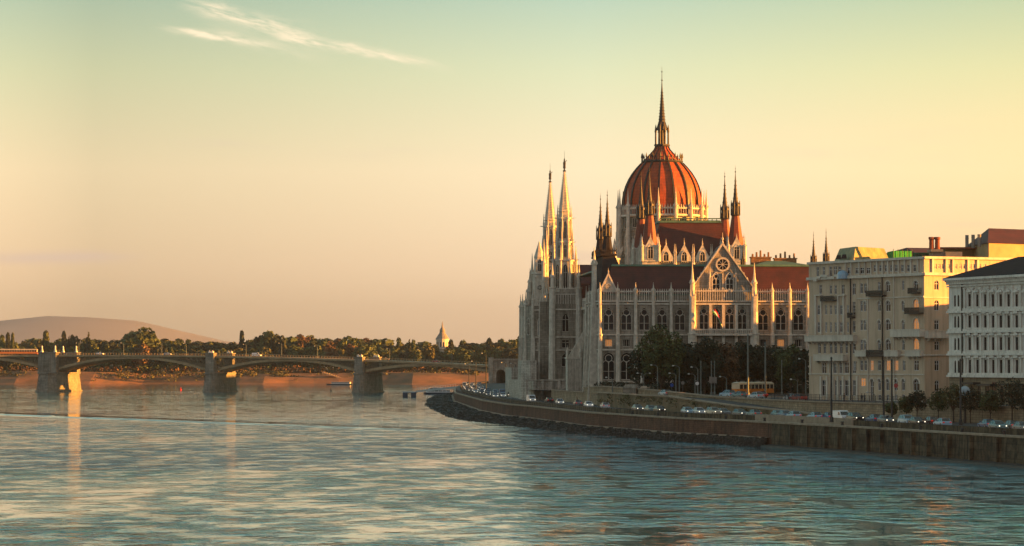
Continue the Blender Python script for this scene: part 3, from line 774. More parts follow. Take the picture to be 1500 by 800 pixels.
# ---- spired turrets
def turret_parts(parent, x, y, z, sc=1.0, base=True):
    e_ = bpy.data.objects.new('turret', None); COL.objects.link(e_); e_.parent = parent; e_.location = (x, y, z); e_.scale = (sc,) * 3
    if base:
        mb = MB(); mb.fr((-2.3, -2.3, 2.3, 2.3), -8, (-2.2, -2.2, 2.2, 2.2), 4.2); mb.box(-2.6, -2.6, -.4, 2.6, 2.6, 0)
        for ax in range(4):
            Tm = Matrix.Rotation(ax * PI / 2, 4, 'Z')
            mb.add([Tm @ Vector(q) for q in ((-1.5, -2.45, 3.6), (1.5, -2.45, 3.6), (0, -2.45, 6.6), (-1.5, -1.6, 3.6), (1.5, -1.6, 3.6), (0, -1.6, 6.6))], [(0, 1, 2), (5, 4, 3), (0, 2, 5, 3), (1, 4, 5, 2)])
            mb.add([Tm @ Vector(q) for q in ((-.15, -2.5, 6.4), (.15, -2.5, 6.4), (.15, -2.2, 6.4), (-.15, -2.2, 6.4), (0, -2.35, 7.6))], [(0, 1, 4), (1, 2, 4), (2, 3, 4), (3, 0, 4)])
        for sx in (-1, 1):
            for sy in (-1, 1): pinnacle(mb, sx * 2.35, sy * 2.35, -.4, 6.4, .75, .6)
        o1 = mb.build('turret_base', 'stone_trim', e_)
        for ax in (0, -1, 2, 1):
            T = Matrix.Rotation(ax * PI / 2, 4, 'Z') @ Matrix.Translation((0, -2.28, 0)); add_windows(T, [(0, 1.3, .4, 4.4, 'pointed')], e_, applied=True, grow=.18, style='cross', t=.1)
    mb = MB(); mb.lathe(0, 0, [(3.6, 2.55), (5.0, 2.2), (12.6, 1.08)], 8, PI / 8); mb.build('turret_roof', 'roof_turret', e_)
    mb = MB(); mb.lathe(0, 0, [(12.4, 1.2), (12.7, 1.45), (13.0, 1.05), (15.0, .95), (15.1, 1.3), (15.6, 1.25), (16.3, .78), (18.3, .52), (21.0, .27), (24.4, .07), (24.7, .22), (24.9, .06), (25.5, .05), (25.6, .16), (25.7, .03), (26.4, .02)], 8, PI / 8)
    for k in range(8):
        q = PI / 8 + k * PI / 4; x_, y_ = 1.35 * math.cos(q), 1.35 * math.sin(q)
        mb.lathe(x_ * .94, y_ * .94, [(12.7, .14), (15.5, .12), (16.8, .02)], 4)
    for z_, r_ in ((17.2, .64), (18.4, .5), (19.6, .4), (20.8, .33), (22, .26)):
        for k in range(4): q = k * PI / 2; mb.box(r_ * math.cos(q) - .08, r_ * math.sin(q) - .08, z_, r_ * math.cos(q) + .08, r_ * math.sin(q) + .08, z_ + .22)
    mb.build('turret_spire', 'spire_dark', e_)
    return e_
for x_, y_ in ((-12, -74), (12, -74), (-12, -52), (12, -52)): turret_parts(par, x_, y_, 35.9)
for x_, y_ in ((-28.2, -120), (-28.2, -101)):
    tp = turret_parts(par, x_, y_, 29.2, .9, False)
    for ch in tp.children:
        if ch.name.startswith('turret_roof'): ch.data.materials[0] = M['slate']
for x_, y_ in ((29.6, -120), (29.4, -101)): turret_parts(par, x_, y_, 25.6, .66, False)
turret_parts(par, 11.0, -96, 27.5, .5, False)
# ---- chamber block with red roof between the four turrets
mb = MB(); mb.box(-13.4, -75.2, 30, 13.4, -49, 36.6)
mb.build('chamber_wall', 'stone', par)
T, _, _ = frame_T((0, -75.7), (9, -75.7))
for i in range(4):
    x_ = -7.6 + i * 5.07; mb = MB()
    mb.prism([(x_ - 1.9, 35.6), (x_ + 1.9, 35.6), (x_ + 1.9, 36.8), (x_, 40.4), (x_ - 1.9, 36.8)], -75.7, -75.21)
    pinnacle(mb, x_, -75.45, 39.8, 42.0, .35, .3)
    for ox in (-2.35, 2.35): pinnacle(mb, x_ + ox, -75.5, 34, 40.4, .5, .6)
    dz_ = mb.build('dormer_gable', 'stone_trim', par); add_windows(T, [(x_, 1.3, 35.7, 38.3, 'pointed', dict(style='cross'))], dz_, applied=True, grow=.2)
mb = MB(); gallery(mb, -10, 10, -75.5, 35.2, 36.6, .6)
for i in range(4): 
    y_ = -70 + i * 5; pinnacle(mb, -13.6, y_, 34, 40, .5, .6); pinnacle(mb, 13.6, y_, 34, 40, .5, .6)
mb.build('roof_pinnacles', 'stone_trim', par)
mb = MB(); mb.fr((-12.4, -74.6, 12.4, -44), 36.0, (-8.6, -69, 8.6, -46), 46.6); mb.fr((-9, -46, 9, -12), 32.0, (-4, -46, 4, -12), 36.4); mb.build('chamber_roof', 'roof_red', par)
mb = MB(); mb.fr((-8.9, -69.3, 8.9, -45.7), 46.6, (-8.4, -68.8, 8.4, -46), 47.3); 
gallery(mb, -8.6, 8.6, -69, 47.3, 47.9, 1.2, False); mb.build('chamber_ridge', 'copper', par)
mb = MB(); mb.tube((-9, -69.1, 34), (-3.5, -69.1, 34), .1); mb = None

# ---- dome
drum = MB(); A0 = PI / 16
drum.lathe(0, 0, [(24, 16.2), (33.5, 16.0), (33.6, 13.0), (39.2, 12.9), (39.3, 13.2), (39.8, 13.2), (39.9, 12.5), (46.8, 12.4), (46.9, 12.7), (47.4, 12.7), (47.5, 12.2), (51.2, 12.1)], 16, A0)
do = drum.build('dome_drum', 'stone', par)
for i in range(16):
    q = 2 * PI * i / 16
    Tm = Matrix.Rotation(q, 4, 'Z') @ Matrix.Translation((12.42 * math.cos(PI / 16), 0, 0)) @ Matrix.Rotation(PI / 2, 4, 'Z')
    add_windows(Tm, [(0, 1.7, 40.4, 45.8, 'pointed', dict(style='tracery'))], do, applied=True, grow=.25)
    Tm2 = Matrix.Rotation(q, 4, 'Z') @ Matrix.Translation((12.2 * math.cos(PI / 16), 0, 0)) @ Matrix.Rotation(PI / 2, 4, 'Z')
    add_windows(Tm2, [(0, 2.9, 48.0, 50.7, 'rect', dict(style='bars'))], do, applied=True, grow=.15, t=.2)
mb = MB(); mb.lathe(0, 0, [(51.2, 13.1), (51.5, 13.3), (51.9, 13.1)], 16, A0)
for i in range(96):
    q = 2 * PI * i / 96 + .02; x_, y_ = 12.75 * math.cos(q), 12.75 * math.sin(q)
    mb.box(x_ - .11, y_ - .11, 51.8, x_ + .11, y_ + .11, 53.6); mb.lathe(x_, y_, [(53.6, .24), (54.0, .2), (54.9, .02)], 4)
mb.lathe(0, 0, [(53.4, 12.9), (53.75, 13.0), (53.9, 12.6), (53.4, 12.5)], 32, cap=False)
mb.build('dome_balustrade', 'stone_trim', do)
mb = MB()
for i in range(16):
    q = A0 + 2 * PI * i / 16; x_, y_ = 13.35 * math.cos(q), 13.35 * math.sin(q)
    mb.lathe(x_, y_, [(33, 1.0), (39.5, .85), (47, .7)], 8); pinnacle(mb, x_, y_, 47, 59.6, 1.05, .56)
mb.build('dome_buttress', 'stone_trim', do)
prof = [(51.6, 11.9), (54, 11.95), (56.4, 11.85), (58.6, 11.5), (60.8, 10.85), (62.8, 9.95), (64.6, 8.85), (66.3, 7.5), (67.7, 6.2)]
mb = MB(); mb.lathe(0, 0, prof, 16, A0); dome = mb.build('dome', 'dome_red', par)
for i in range(16):
    q = A0 + 2 * PI * i / 16; mb = MB()
    for (z0_, r0_), (z1_, r1_) in zip(prof, prof[1:]):
        c, s = math.cos(q), math.sin(q); px_, py_ = -s * .26, c * .26
        vs = []
        for z_, r_ in ((z0_, r0_), (z1_, r1_)):
            vs += [(r_ * c + px_, r_ * s + py_, z_), ((r_ + .35) * c + px_, (r_ + .35) * s + py_, z_ + .05), ((r_ + .35) * c - px_, (r_ + .35) * s - py_, z_ + .05), (r_ * c - px_, r_ * s - py_, z_)]
        mb.add(vs, [(0, 1, 5, 4), (1, 2, 6, 5), (2, 3, 7, 6)])
    mb.build('rib', 'dome_rib', dome)
mb = MB(); mb.lathe(0, 0, [(67.5, 6.1), (68.1, 6.4), (68.4, 6.3), (68.5, 5.6)], 16, A0)
for i in range(32):
    q = A0 + 2 * PI * i / 32; x_, y_ = 6.15 * math.cos(q), 6.15 * math.sin(q); mb.lathe(x_, y_, [(68.3, .14), (69.2, .14), (69.5, .3 if i % 2 == 0 else .12), (70.8 if i % 2 == 0 else 69.9, .02)], 4)
mb.build('dome_crown', 'dome_rib', dome)
mb = MB(); mb.lathe(0, 0, [(68.5, 5.5), (69.6, 4.4), (70.8, 3.3), (71.8, 2.4), (72.8, 1.95)], 16, A0); mb.build('upper_cap', 'dome_red', dome)
mb = MB()
for i in range(16):
    q = A0 + 2 * PI * i / 16
    for (z0_, r0_), (z1_, r1_) in zip([(68.5, 5.55), (69.6, 4.45), (70.8, 3.35), (71.8, 2.45)], [(69.6, 4.45), (70.8, 3.35), (71.8, 2.45), (72.8, 2.0)]):
        mb.tube((r0_ * math.cos(q), r0_ * math.sin(q), z0_), (r1_ * math.cos(q), r1_ * math.sin(q), z1_), .16, n=4)
mb.build('cap_ribs', 'dome_rib', dome)
mb = MB(); mb.lathe(0, 0, [(72.6, 2.1), (73.0, 2.4), (73.4, 2.4), (73.5, 1.0), (77.6, .9), (77.7, 1.7), (78.0, 1.5), (80, 1.05), (83, .72), (86, .5), (90, .24), (92.6, .1), (92.8, .3), (93.1, .1), (95.2, .07), (95.4, .28), (95.6, .05), (97.0, .03)], 8)
for k in range(8):
    q = k * PI / 4 + .39; x_, y_ = 2.05 * math.cos(q), 2.05 * math.sin(q)
    mb.lathe(x_, y_, [(73.3, .2), (77.0, .17), (77.1, .3), (79.4, .02)], 4)
    mb.tube((x_, y_, 77.0), (1.0 * math.cos(q), 1.0 * math.sin(q), 80.2), .1)
for z_, r_ in [(79 + k * .9, 1.2 - k * .085) for k in range(12)]:
    for k in range(4): q = k * PI / 2 + .39; mb.box(r_ * math.cos(q) - .13, r_ * math.sin(q) - .13, z_, r_ * math.cos(q) + .13, r_ * math.sin(q) + .13, z_ + .3)
mb.build('lantern_spire', 'spire_dark', dome)
# low side blocks round the drum
mb = MB(); mb.box(-26, -12, 20, -14, 12, 31); mb.fr((-26, -8, -13, 8), 31, (-26, -.5, -13, .5), 37)
mb.build('transept_roof', 'roof_red', par)
mb = MB()
for sx, sy in ((-1, -1), (1, -1), (-1, 1), (1, 1)):
    mb = MB(); mb.lathe(sx * 15.5, sy * 11, [(26, 1.8), (38, 1.7), (38.1, 2.0), (38.6, 2.0), (38.7, 1.2), (44.5, .08)], 8)
    mb.prism([(sx * 16.5, 34), (sx * 16.5, 36.5), (sx * 12.5, 42.5), (sx * 12.5, 41)], sy * 6 - .35, sy * 6 + .35); mb.build('stair_turret', 'stone_trim', par)

# ---- river block with the twin openwork towers
mb = MB()
tops = [(4.1, 2.0, 16.5, 21.9, 'pointed'), (4.1, 2.2, 11.8, 14.2, 'rect'), (4.1, 2.3, 6.4, 10.2, 'round')]
facade(mb, (-35.9, -31), (-27.7, -31), -3.2, 28, tops, .5)
mb.quad((-35.9, -31, -3.2), (-35.9, -20, -3.2), (-35.9, -20, 28), (-35.9, -31, 28)); mb.quad((-27.7, -31, -3.2), (-27.7, -20, -3.2), (-27.7, -20, 28), (-27.7, -31, 28))
mb.quad((-35.9, -31, 28), (-27.7, -31, 28), (-27.7, -22, 28), (-35.9, -22, 28)); mb.quad((-35.9, -22, -3), (-27.7, -22, -3), (-27.7, -22, 28), (-35.9, -22, 28))
mb.box(-35.9, 22, -3.2, -27.7, 31, 28); mb.box(-38.6, -21.9, -3.2, -27, 21.9, 25.5)
mb.plan([(-42.6, -16), (-40.6, -20.4), (-35.95, -20.4), (-35.95, -10), (-38, 3), (-42.6, 3)], -3.2, 24.2)
mb.build('river_block_wall', 'stone', par)
T, _, _ = frame_T((-35.9, -31), (-27.7, -31)); add_windows(T, tops, par, depth=.5)
T, _, _ = frame_T((-40.6, -20.4), (-36, -20.4)); add_windows(T, [(2.4, 1.7, 15.6, 21, 'pointed', dict(glass='glass_pale')), (2.4, 1.6, 11.3, 13.2, 'rect'), (2.2, 1.7, 3.4, 7.0, 'round', dict(glass='glass_pale'))], par, applied=True, grow=.22)
T, _, _ = frame_T((-42.6, -16), (-40.6, -20.4)); add_windows(T, [(2.4, 1.4, 15.8, 20.6, 'pointed'), (2.4, 1.4, 3.2, 6.8, 'round')], par, applied=True, grow=.2)
T, _, _ = frame_T((-42.6, 3), (-42.6, -16)); add_windows(T, [(s_, 2.0, 15.2, 21, 'pointed', dict(style='tracery')) for s_ in (3.5, 9.5, 15.5)] + [(s_, 2.0, 5, 10, 'round', dict(style='tracery')) for s_ in (3.5, 9.5, 15.5)], par, applied=True)
mb = MB()
for z_ in (2.4, 11.0, 14.8, 22.8): 
    mb.box(-36.3, -31.4, z_, -27.3, -31.002, z_ + .4); mb.box(-40.7, -20.8, z_, -36.31, -20.402, z_ + .4)
for x_, y_, w_ in ((-35.7, -31.2, 1.5), (-27.9, -31.2, 1.5), (-27.9, -23.5, 1.4)):
    mb.lathe(x_, y_, [(-3.2, w_ * .78), (14, w_ * .66), (26, w_ * .6), (29, w_ * .58), (29.1, w_ * .7), (29.5, w_ * .7)], 8)
    pinnacle(mb, x_, y_, 29.5, 36.5, w_ * .7, .4)
for x_, y_, z1_ in ((-42.4, -16, 28.5), (-40.6, -20.6, 30.5), (-38.4, -20.8, 28.0), (-42.6, -6, 28), (-42.6, 3, 28), (-36.4, -20.8, 33)):
    mb.fr((x_ - .9, y_ - 1.0, x_ + .7, y_ + .7), -3.2, (x_ - .5, y_ - .6, x_ + .5, y_ + .6), 15); pinnacle(mb, x_, y_, 15, z1_, .9, .7)
gallery(mb, -35.4, -28.2, -31.2, 24.6, 27.6, .72, False); gallery(mb, -35.5, -28.1, -31.1, 28, 29.2, .6)
gallery(mb, -40.6, -36.6, -20.5, 24.2, 25.4, .6); gallery(mb, -15.8, 2.8, -42.5, 24.2, 25.4, .8, along='y')
# stepped silhouettes beside the towers
for x_, y_, z0_, z1_, w_ in ((-41.6, -15, 24, 31.0, 1.0), (-40.9, -13, 24, 35.5, 1.1), (-40.1, -11, 24, 40.0, 1.2), (-39.3, -15, 24, 38.0, 1.1), (-37.0, -16, 24, 44.0, 1.3), (-35.9, -12, 24, 47.5, 1.2)):
    pinnacle(mb, x_, y_, z0_, z1_, w_, .62)
mb.lathe(-38.2, -13.5, [(24, 2.3), (33.6, 2.2), (33.7, 2.5), (34.2, 2.5), (34.3, 1.7), (38.5, 1.5), (38.6, 1.7), (39, 1.6), (43.5, .1)], 8, PI / 8)
mb.prism([(-41.6, 24), (-36.2, 24), (-36.2, 31), (-38.0, 32.5), (-39.4, 30.5)], -14, -13)
mb.build('river_buttress', 'stone_trim', par)
T, _, _ = frame_T((-38.2, -15.6), (-30, -15.6)); add_windows(T, [(0, 1.4, 29.0, 30.4, 'circle', dict(style='rose', grow=.2)), (0, 1.0, 34.6, 38.0, 'pointed')], par, applied=True)
def twin_tower():
    e_ = bpy.data.objects.new('spire_tower', None); COL.objects.link(e_); e_.parent = par
    mb = MB()
    mb.lathe(0, 0, [(26, 3.3), (37.0, 3.05), (37.1, 3.5), (37.5, 3.5), (37.6, 2.3), (42.4, 2.2), (42.5, 2.6), (42.9, 2.6), (43, 1.95), (49.3, 1.85), (49.4, 2.25), (49.9, 2.2), (50, 1.75), (51.5, 1.7), (51.6, 1.95), (52.0, 1.7)], 8, PI / 8)
    mb.build('tower_shaft', 'stone_trim', e_)
    for k in range(8):
        Tm = Matrix.Rotation(k * PI / 4, 4, 'Z')
        for z0_, z1_, w_, r_ in ((29.2, 36.2, 1.15, 3.22 * .93), (38.4, 41.9, .8, 2.33 * .93), (43.8, 48.8, .75, 1.98 * .93)):
            add_windows(Tm @ Matrix.Translation((0, -r_, 0)), [(0, w_, z0_, z1_, 'pointed')], e_, applied=True, grow=.1, t=.1, style='cross')
    mb = MB()
    for k in range(8):
        q = PI / 8 + k * PI / 4; c, s = math.cos(q), math.sin(q)
        pinnacle(mb, 3.6 * c, 3.6 * s, 26, 41.6, .72, .72); pinnacle(mb, 2.55 * c, 2.55 * s, 37.5, 46.8, .55, .6); pinnacle(mb, 2.15 * c, 2.15 * s, 43, 53.6, .42, .7)
        mb.tube((3.3 * c, 3.3 * s, 37.3), (4.6 * c, 4.6 * s, 37.6), .12, .08); mb.tube((2.2 * c, 2.2 * s, 49.6), (3.3 * c, 3.3 * s, 49.8), .1, .06); mb.tube((2.6 * c, 2.6 * s, 42.6), (3.7 * c, 3.7 * s, 42.8), .1, .06)
    mb.build('tower_pinnacles', 'stone_trim', e_)
    mb = MB(); mb.lathe(0, 0, [(51.8, 1.72), (56, 1.15), (60, .62), (63.4, .22)], 8, PI / 8)
    for i in range(15):
        z_ = 52.4 + i * .76; r_ = 1.70 - (z_ - 51.8) * .128
        for k in range(8): q = PI / 8 + k * PI / 4; x_, y_ = r_ * math.cos(q), r_ * math.sin(q); mb.fr((x_ * 1.06 - .22, y_ * 1.06 - .22, x_ * 1.06 + .22, y_ * 1.06 + .22), z_, (x_ - .05, y_ - .05, x_ + .05, y_ + .05), z_ + .38)
    mb.build('tower_spire', 'stone_trim', e_)
    mb = MB(); mb.lathe(0, 0, [(63.2, .3), (63.6, .5), (63.9, .2), (64.2, .18), (64.4, .42), (65.2, .36), (66.0, .42), (66.5, .15), (66.8, .26), (67.1, .1), (67.5, .04), (69.3, .03)], 6); mb.tube((-.1, 0, 65.8), (.7, 0, 66.7), .1)
    mb.build('finial', 'bronze', e_)
    return e_
t1 = twin_tower(); t1.location = (-31.8, -27, 0); t2 = copy_tree(t1, par); t2.location = (-31.8, 27, 0)
# lower river terrace, stairs, porch
mb = MB(); mb.plan([(-43.6, 30), (-43.6, -27), (-41, -33.5), (-29.3, -33.5), (-29.3, 30)], -3.2, 2.3); mb.box(-43.6, 30, -3.2, -29, 60, 6)
mb.plan([(-44.4, -14), (-44.4, -26), (-42, -30), (-40.2, -30), (-40.2, -14)], -3.2, 8.2)
mb.build('river_terrace', 'terrace_stone', par)
mb = MB()
for x_ in (-43.2, -41.0, -38.6, -36.2, -33.8, -31.4): mb.box(x_ - .35, -34.1, -3.2, x_ + .35, -33.502, 2.2)
mb.box(-43.9, -34.0, 2.3, -29, -33.2, 2.7)
for k in range(26):
    q = k / 26; mb.box(-37.5 + q * 8.6, -37.2, -3.2, -37.5 + (q + .0386) * 8.6, -34.2, -3.0 + q * 5.6)
mb.prism([(-38, -3.2), (-28.6, 2.9), (-28.6, 3.6), (-38, -2.4)], -37.9, -37.3)
mb.build('river_stair', 'terrace_stone', par)
mb = MB(); mb.box(-33.9, -62, -3.2, -30.0, -57, 8.6); mb.box(-34.2, -62.3, 8.6, -29.7, -56.7, 9.1)
for k in range(6): mb.box(-33.9 + k * .72, -62.35, -1.5, -33.6 + k * .72, -62.002, 8.5)
for x_ in (-33.9, -30.2): pinnacle(mb, x_, -62, 9, 12.5, .7, .4)
mb.prism([(-33.6, 9.0), (-30, 9.0), (-28.3, 16), (-28.3, 18)], -61, -60)
mb.build('porch', 'stone_trim', par)
# ================================================================== CITY BUILDINGS
def on_line(u, A, B):
    """distance along A->B where the sight line of photo column u crosses it, and that distance from the camera"""
    k = (u - 750) / F; dxl, dyl = B[0] - A[0], B[1] - A[1]; L = math.hypot(dxl, dyl)
    tt = (k * A[1] - A[0]) / (dxl - k * dyl)
    return tt * L, A[1] + dyl * tt
def px_ops(rows, A, B):
    out = []
    for r_ in rows:
        u, v0, v1, wpx, kind = r_[:5]
        s0, _ = on_line(u - wpx / 2, A, B); s1, D = on_line(u + wpx / 2, A, B)
        zb = CH + (HV - v1) / F * D; zt = CH + (HV - v0) / F * D
        o = (round((s0 + s1) / 2, 2), round(s1 - s0, 2), round(zb, 2), round(zt, 2), kind)
        out.append(o + ((r_[5],) if len(r_) > 5 else ()))
    return out
def zline(v, u, A, B): return CH + (HV - v) / F * on_line(u, A, B)[1]
LIT = dict(glass='glass_lit'); PALE = dict(glass='glass_mid')

# ---- cream corner building
A = (P(1185, 660).x, 660.0); B = (P(1354, 622).x, 622.0); Cc = (P(1520, 634).x, 634.0)
cb = empty('corner_building', (A[0], A[1], 8.2), 0, 'tall cream corner apartment building with iron and white balconies beside the parliament', 'building')
TL = Matrix.Translation((-A[0], -A[1], -8.2))
rows = []
for u in (1198, 1207): rows.append((u, 391, 406, 3.5, 'rect'))
for u in (1217, 1223.5, 1230): rows.append((u, 390, 405, 5, 'rect', PALE))
rows += [(1202, 417, 431, 4.5, 'rect', PALE), (1217, 418, 431, 3.5, 'rect', PALE), (1224, 418, 431, 3.5, 'rect', PALE), (1235, 417, 431, 4.5, 'rect', PALE)]
for v0, v1 in ((447, 461), (472, 487)):
    for u, w_ in ((1199, 4), (1210, 3), (1217, 3), (1224, 3), (1232, 4), (1242, 3), (1251, 4)): rows.append((u, v0, v1, w_, 'rect', PALE))
for u, w_ in ((1200, 4.5), (1208, 4), (1217, 4), (1224, 4), (1232, 4), (1240, 4), (1251, 5)): rows.append((u, 502, 518, w_, 'rect'))
for u, w_ in ((1207, 6.5), (1223, 4), (1231, 4), (1240, 6.5), (1251, 5)): rows.append((u, 531, 547, w_, 'rect', PALE))
for u, w_ in ((1207, 6.5), (1217, 3), (1224.5, 4.5), (1231, 4), (1240, 6.5), (1251, 5)): rows.append((u, 557, 580, w_, 'rect'))
for u in (1244, 1256, 1263, 1272): rows.append((u, 392, 401, 6, 'rect'))
for u in (1282, 1290, 1298, 1306, 1313, 1322, 1331, 1340): rows.append((u, 388, 398, 4.5, 'rect', PALE))
rows += [(1251, 415, 432, 5, 'rect', PALE), (1262, 415, 430, 4, 'rect'), (1267.5, 415, 430, 4, 'rect', PALE), (1288, 413, 425, 4, 'rect', PALE), (1301, 412, 427, 6, 'round', PALE), (1323, 411, 425, 3.5, 'rect')]
for v0, v1 in ((441, 456), (469, 484), (498, 513)):
    rows += [(1251, v0 + 1, v1, 4, 'rect', PALE), (1262, v0, v1, 3.5, 'rect'), (1267, v0, v1, 4, 'round', PALE), (1288, v0, v1, 4.5, 'round', PALE), (1301, v0 - 1, v1, 7, 'round', PALE), (1323, v0, v1, 4, 'round', PALE), (1342, v0 - 3, v1 - 1, 8, 'round' if v0 < 500 else 'rect', LIT if v0 != 469 else dict(glass='glass_lit'))]
rows += [(1342, 411, 425, 6.5, 'round', PALE)]
rows += [(1252, 529, 543, 5, 'rect', PALE), (1262, 528, 543, 4, 'rect'), (1267.5, 528, 543, 4, 'rect', PALE), (1277, 528, 543, 4.5, 'rect', LIT), (1288, 528, 543, 5, 'rect'), (1301, 528, 543, 6, 'rect', LIT), (1313, 528, 543, 5, 'rect', LIT), (1324, 528, 543, 4, 'rect', PALE), (1342, 528, 543, 7, 'rect', PALE)]
rows += [(1264, 554, 566, 7, 'rect', LIT), (1277, 555, 588, 5, 'round'), (1288, 555, 572, 4.5, 'round', PALE), (1300, 555, 572, 5, 'round', PALE), (1312, 555, 572, 5, 'round', PALE), (1323, 555, 572, 4.5, 'round', PALE), (1342, 555, 573, 9, 'round')]
rows += [(u, 578, 589, 4, 'rect') for u in (1288, 1300, 1312, 1323, 1342)]
ops = px_ops(rows, A, B)
ZT = 37.5; ZC = zline(408, 1250, A, B)
mb = MB(TL); facade(mb, A, B, 5.0, ZT, [o[:5] for o in ops], .22)
rows2 = [(1372, v0, v1, 6.5, 'round' if k < 2 or k == 5 else 'rect', PALE) for k, (v0, v1) in enumerate(((411, 425), (440, 455), (469, 483), (500, 513), (528, 543), (557, 573)))]
rows2 += [(u, 387, 394, 3.4, 'rect') for u in (1371, 1376.5, 1382, 1390, 1401, 1407.5, 1413, 1422, 1428, 1436, 1443)] + [(1372, 579, 590, 6, 'rect')]
ops2 = px_ops(rows2, B, Cc)
facade(mb, B, Cc, 5.0, ZT, [o[:5] for o in ops2], .22)
bk = [(A[0] + 16, A[1] + 22), (Cc[0] + 2, Cc[1] + 40)]
mb.quad((A[0], A[1], 5), (bk[0][0], bk[0][1], 5), (bk[0][0], bk[0][1], ZT), (A[0], A[1], ZT)); mb.quad((bk[0][0], bk[0][1], 5), (bk[1][0], bk[1][1], 5), (bk[1][0], bk[1][1], ZT), (bk[0][0], bk[0][1], ZT))
mb.quad((Cc[0], Cc[1], 5), (bk[1][0], bk[1][1], 5), (bk[1][0], bk[1][1], ZT), (Cc[0], Cc[1], ZT)); mb.build('wall', 'cream', cb)
mb = MB(TL); mb.add([(q[0], q[1], ZT - .45) for q in (A, B, Cc, bk[1], bk[0])], [(0, 1, 2, 3, 4)]); mb.build('flat_roof', 'grey_plaster', cb)
T1, a1, L1 = frame_T(A, B); T2, a2, L2 = frame_T(B, Cc)
add_windows(TL @ T1, ops, cb, frame='white_paint', depth=.22, t=.075); add_windows(TL @ T2, ops2, cb, frame='white_paint', depth=.22, t=.075)
def seg(mb, s0, s1, z0, z1, out, T, inn=.002): mb.box(s0, -out, z0, s1, -inn, z1, T)
sA = lambda u: on_line(u, A, B)[0]; sB = lambda u: on_line(u, B, Cc)[0]
mb = MB(TL)
for s0, s1, z_, h_, o_ in ((0, L1 + .3, ZT - .2, .5, .55), (-.2, L1 + .2, ZC, .6, .6), (0, L1, zline(549, 1250, A, B), .25, .18), (sA(1256), L1, zline(437, 1300, A, B), .25, .2), (sA(1256), L1, zline(521, 1300, A, B), .3, .3)): seg(mb, s0, s1, z_, z_ + h_, o_, T1)
for z_, h_, o_ in ((ZT - .2, .5, .55), (ZC, .6, .6), (zline(437, 1350, A, B), .25, .2), (zline(521, 1350, A, B), .3, .3)): seg(mb, -.2, L2, z_, z_ + h_, o_, T2)
# pale piers of the projecting left bay and window surrounds
for u in (1196, 1204, 1229, 1237): seg(mb, sA(u) - .25, sA(u) + .25, zline(490, u, A, B), zline(433, u, A, B), .35, T1)
for u, w_ in ((1200.5, 9), (1235.5, 9)): seg(mb, sA(u - w_ / 2), sA(u + w_ / 2), zline(433.5, u, A, B), zline(431.8, u, A, B), .6, T1)
for i in range(9):                       # wavy cornice of the left bay
    s0 = sA(1196) + i * (sA(1243) - sA(1196)) / 9; s1 = sA(1196) + (i + 1) * (sA(1243) - sA(1196)) / 9; h0 = abs(math.sin(i / 9 * PI * 2)) * .9
    seg(mb, s0, s1, ZC + .3 + h0 - .6, ZC + .3 + h0 - .1, .9, T1)
for u in (1214, 1220.5, 1227, 1235, 1246, 1188): seg(mb, sA(u) - .18, sA(u) + .18, zline(549, u, A, B), zline(522, u, A, B), .2, T1)
for u in (1203, 1212, 1220.5, 1228, 1235.5, 1245.5, 1256): seg(mb, sA(u) - .3, sA(u) + .3, 7.5, zline(551, u, A, B), .3, T1)
for o in ops:
    if o[4] == 'round':
        n_ = [q for q in outline(o[0], o[1], o[2], o[3], 'round', .28)]; i_ = outline(*o[:5])
        for k in range(2, len(n_) - 1): mb.add([(n_[k][0], -.12, n_[k][1]), (n_[k + 1][0], -.12, n_[k + 1][1]), (i_[k + 1][0], -.12, i_[k + 1][1]), (i_[k][0], -.12, i_[k][1]), (n_[k][0], 0, n_[k][1]), (n_[k + 1][0], 0, n_[k + 1][1])], [(0, 1, 2, 3), (0, 4, 5, 1)], T1)
seg(mb, sA(1282), L1 + .15, 7.6, zline(572.8, 1300, A, B) - 1.9, .16, T1); seg(mb, -.1, L2, 7.6, zline(572.8, 1360, A, B) - 1.9, .16, T2)
for u in (1247, 1310, 1272): seg(mb, sA(u) - .1, sA(u) + .1, 8, ZC, .2, T1)
mb.build('cornice', 'cream_pale', cb)
mb = MB(TL)                              # projecting bow bays
for u0, u1, z0_, z1_ in ((1258, 1272, 545, 432), (1282, 1294, 545, 411)):
    pass
mb.box(sA(1247) - .12, -.3, 8, sA(1247) + .12, -.1, ZC, T1); mb.box(sA(1293.5) - .1, -.32, 8, sA(1293.5) + .1, -.12, ZC, T1); mb.build('drainpipe', 'iron', cb)
def balcony(s0, s1, zt, h_, out, T, ma, iron=False):
    b_ = MB(TL)
    b_.box(s0, -out, zt - h_ - .22, s1, -.003, zt - h_, T)
    if iron:
        n_ = int((s1 - s0) / .16)
        for k in range(n_ + 1): q = s0 + (s1 - s0) * k / n_; b_.box(q - .035, -out, zt - h_, q + .035, -out + .05, zt, T)
        for k in range(4): q = -out * k / 4; b_.box(s0, q - .03, zt - h_, s0 + .05, q + .03, zt, T); b_.box(s1 - .05, q - .03, zt - h_, s1, q + .03, zt, T)
        b_.box(s0, -out - .02, zt - .06, s1, -out + .06, zt, T); b_.box(s0, -out - .01, zt - h_ * .35, s1, -out + .04, zt - h_ * .35 + .2, T)
    else:
        b_.box(s0, -out, zt - h_, s1, -out + .15, zt, T); b_.box(s0, -out + .151, zt - h_, s0 + .15, -.003, zt, T); b_.box(s1 - .15, -out + .151, zt - h_, s1, -.003, zt, T)
        b_.box(s0 - .08, -out - .08, zt - .12, s1 + .08, -out + .2, zt + .06, T)
        k = s0 + .6
        while k < s1 - .3: b_.fr((k, -out * .35, k + .25, -.003), zt - h_ - .8, (k, -out * .85, k + .25, -.003), zt - h_ - .22, T); k += 1.6
    return b_.build('balcony', ma, cb)
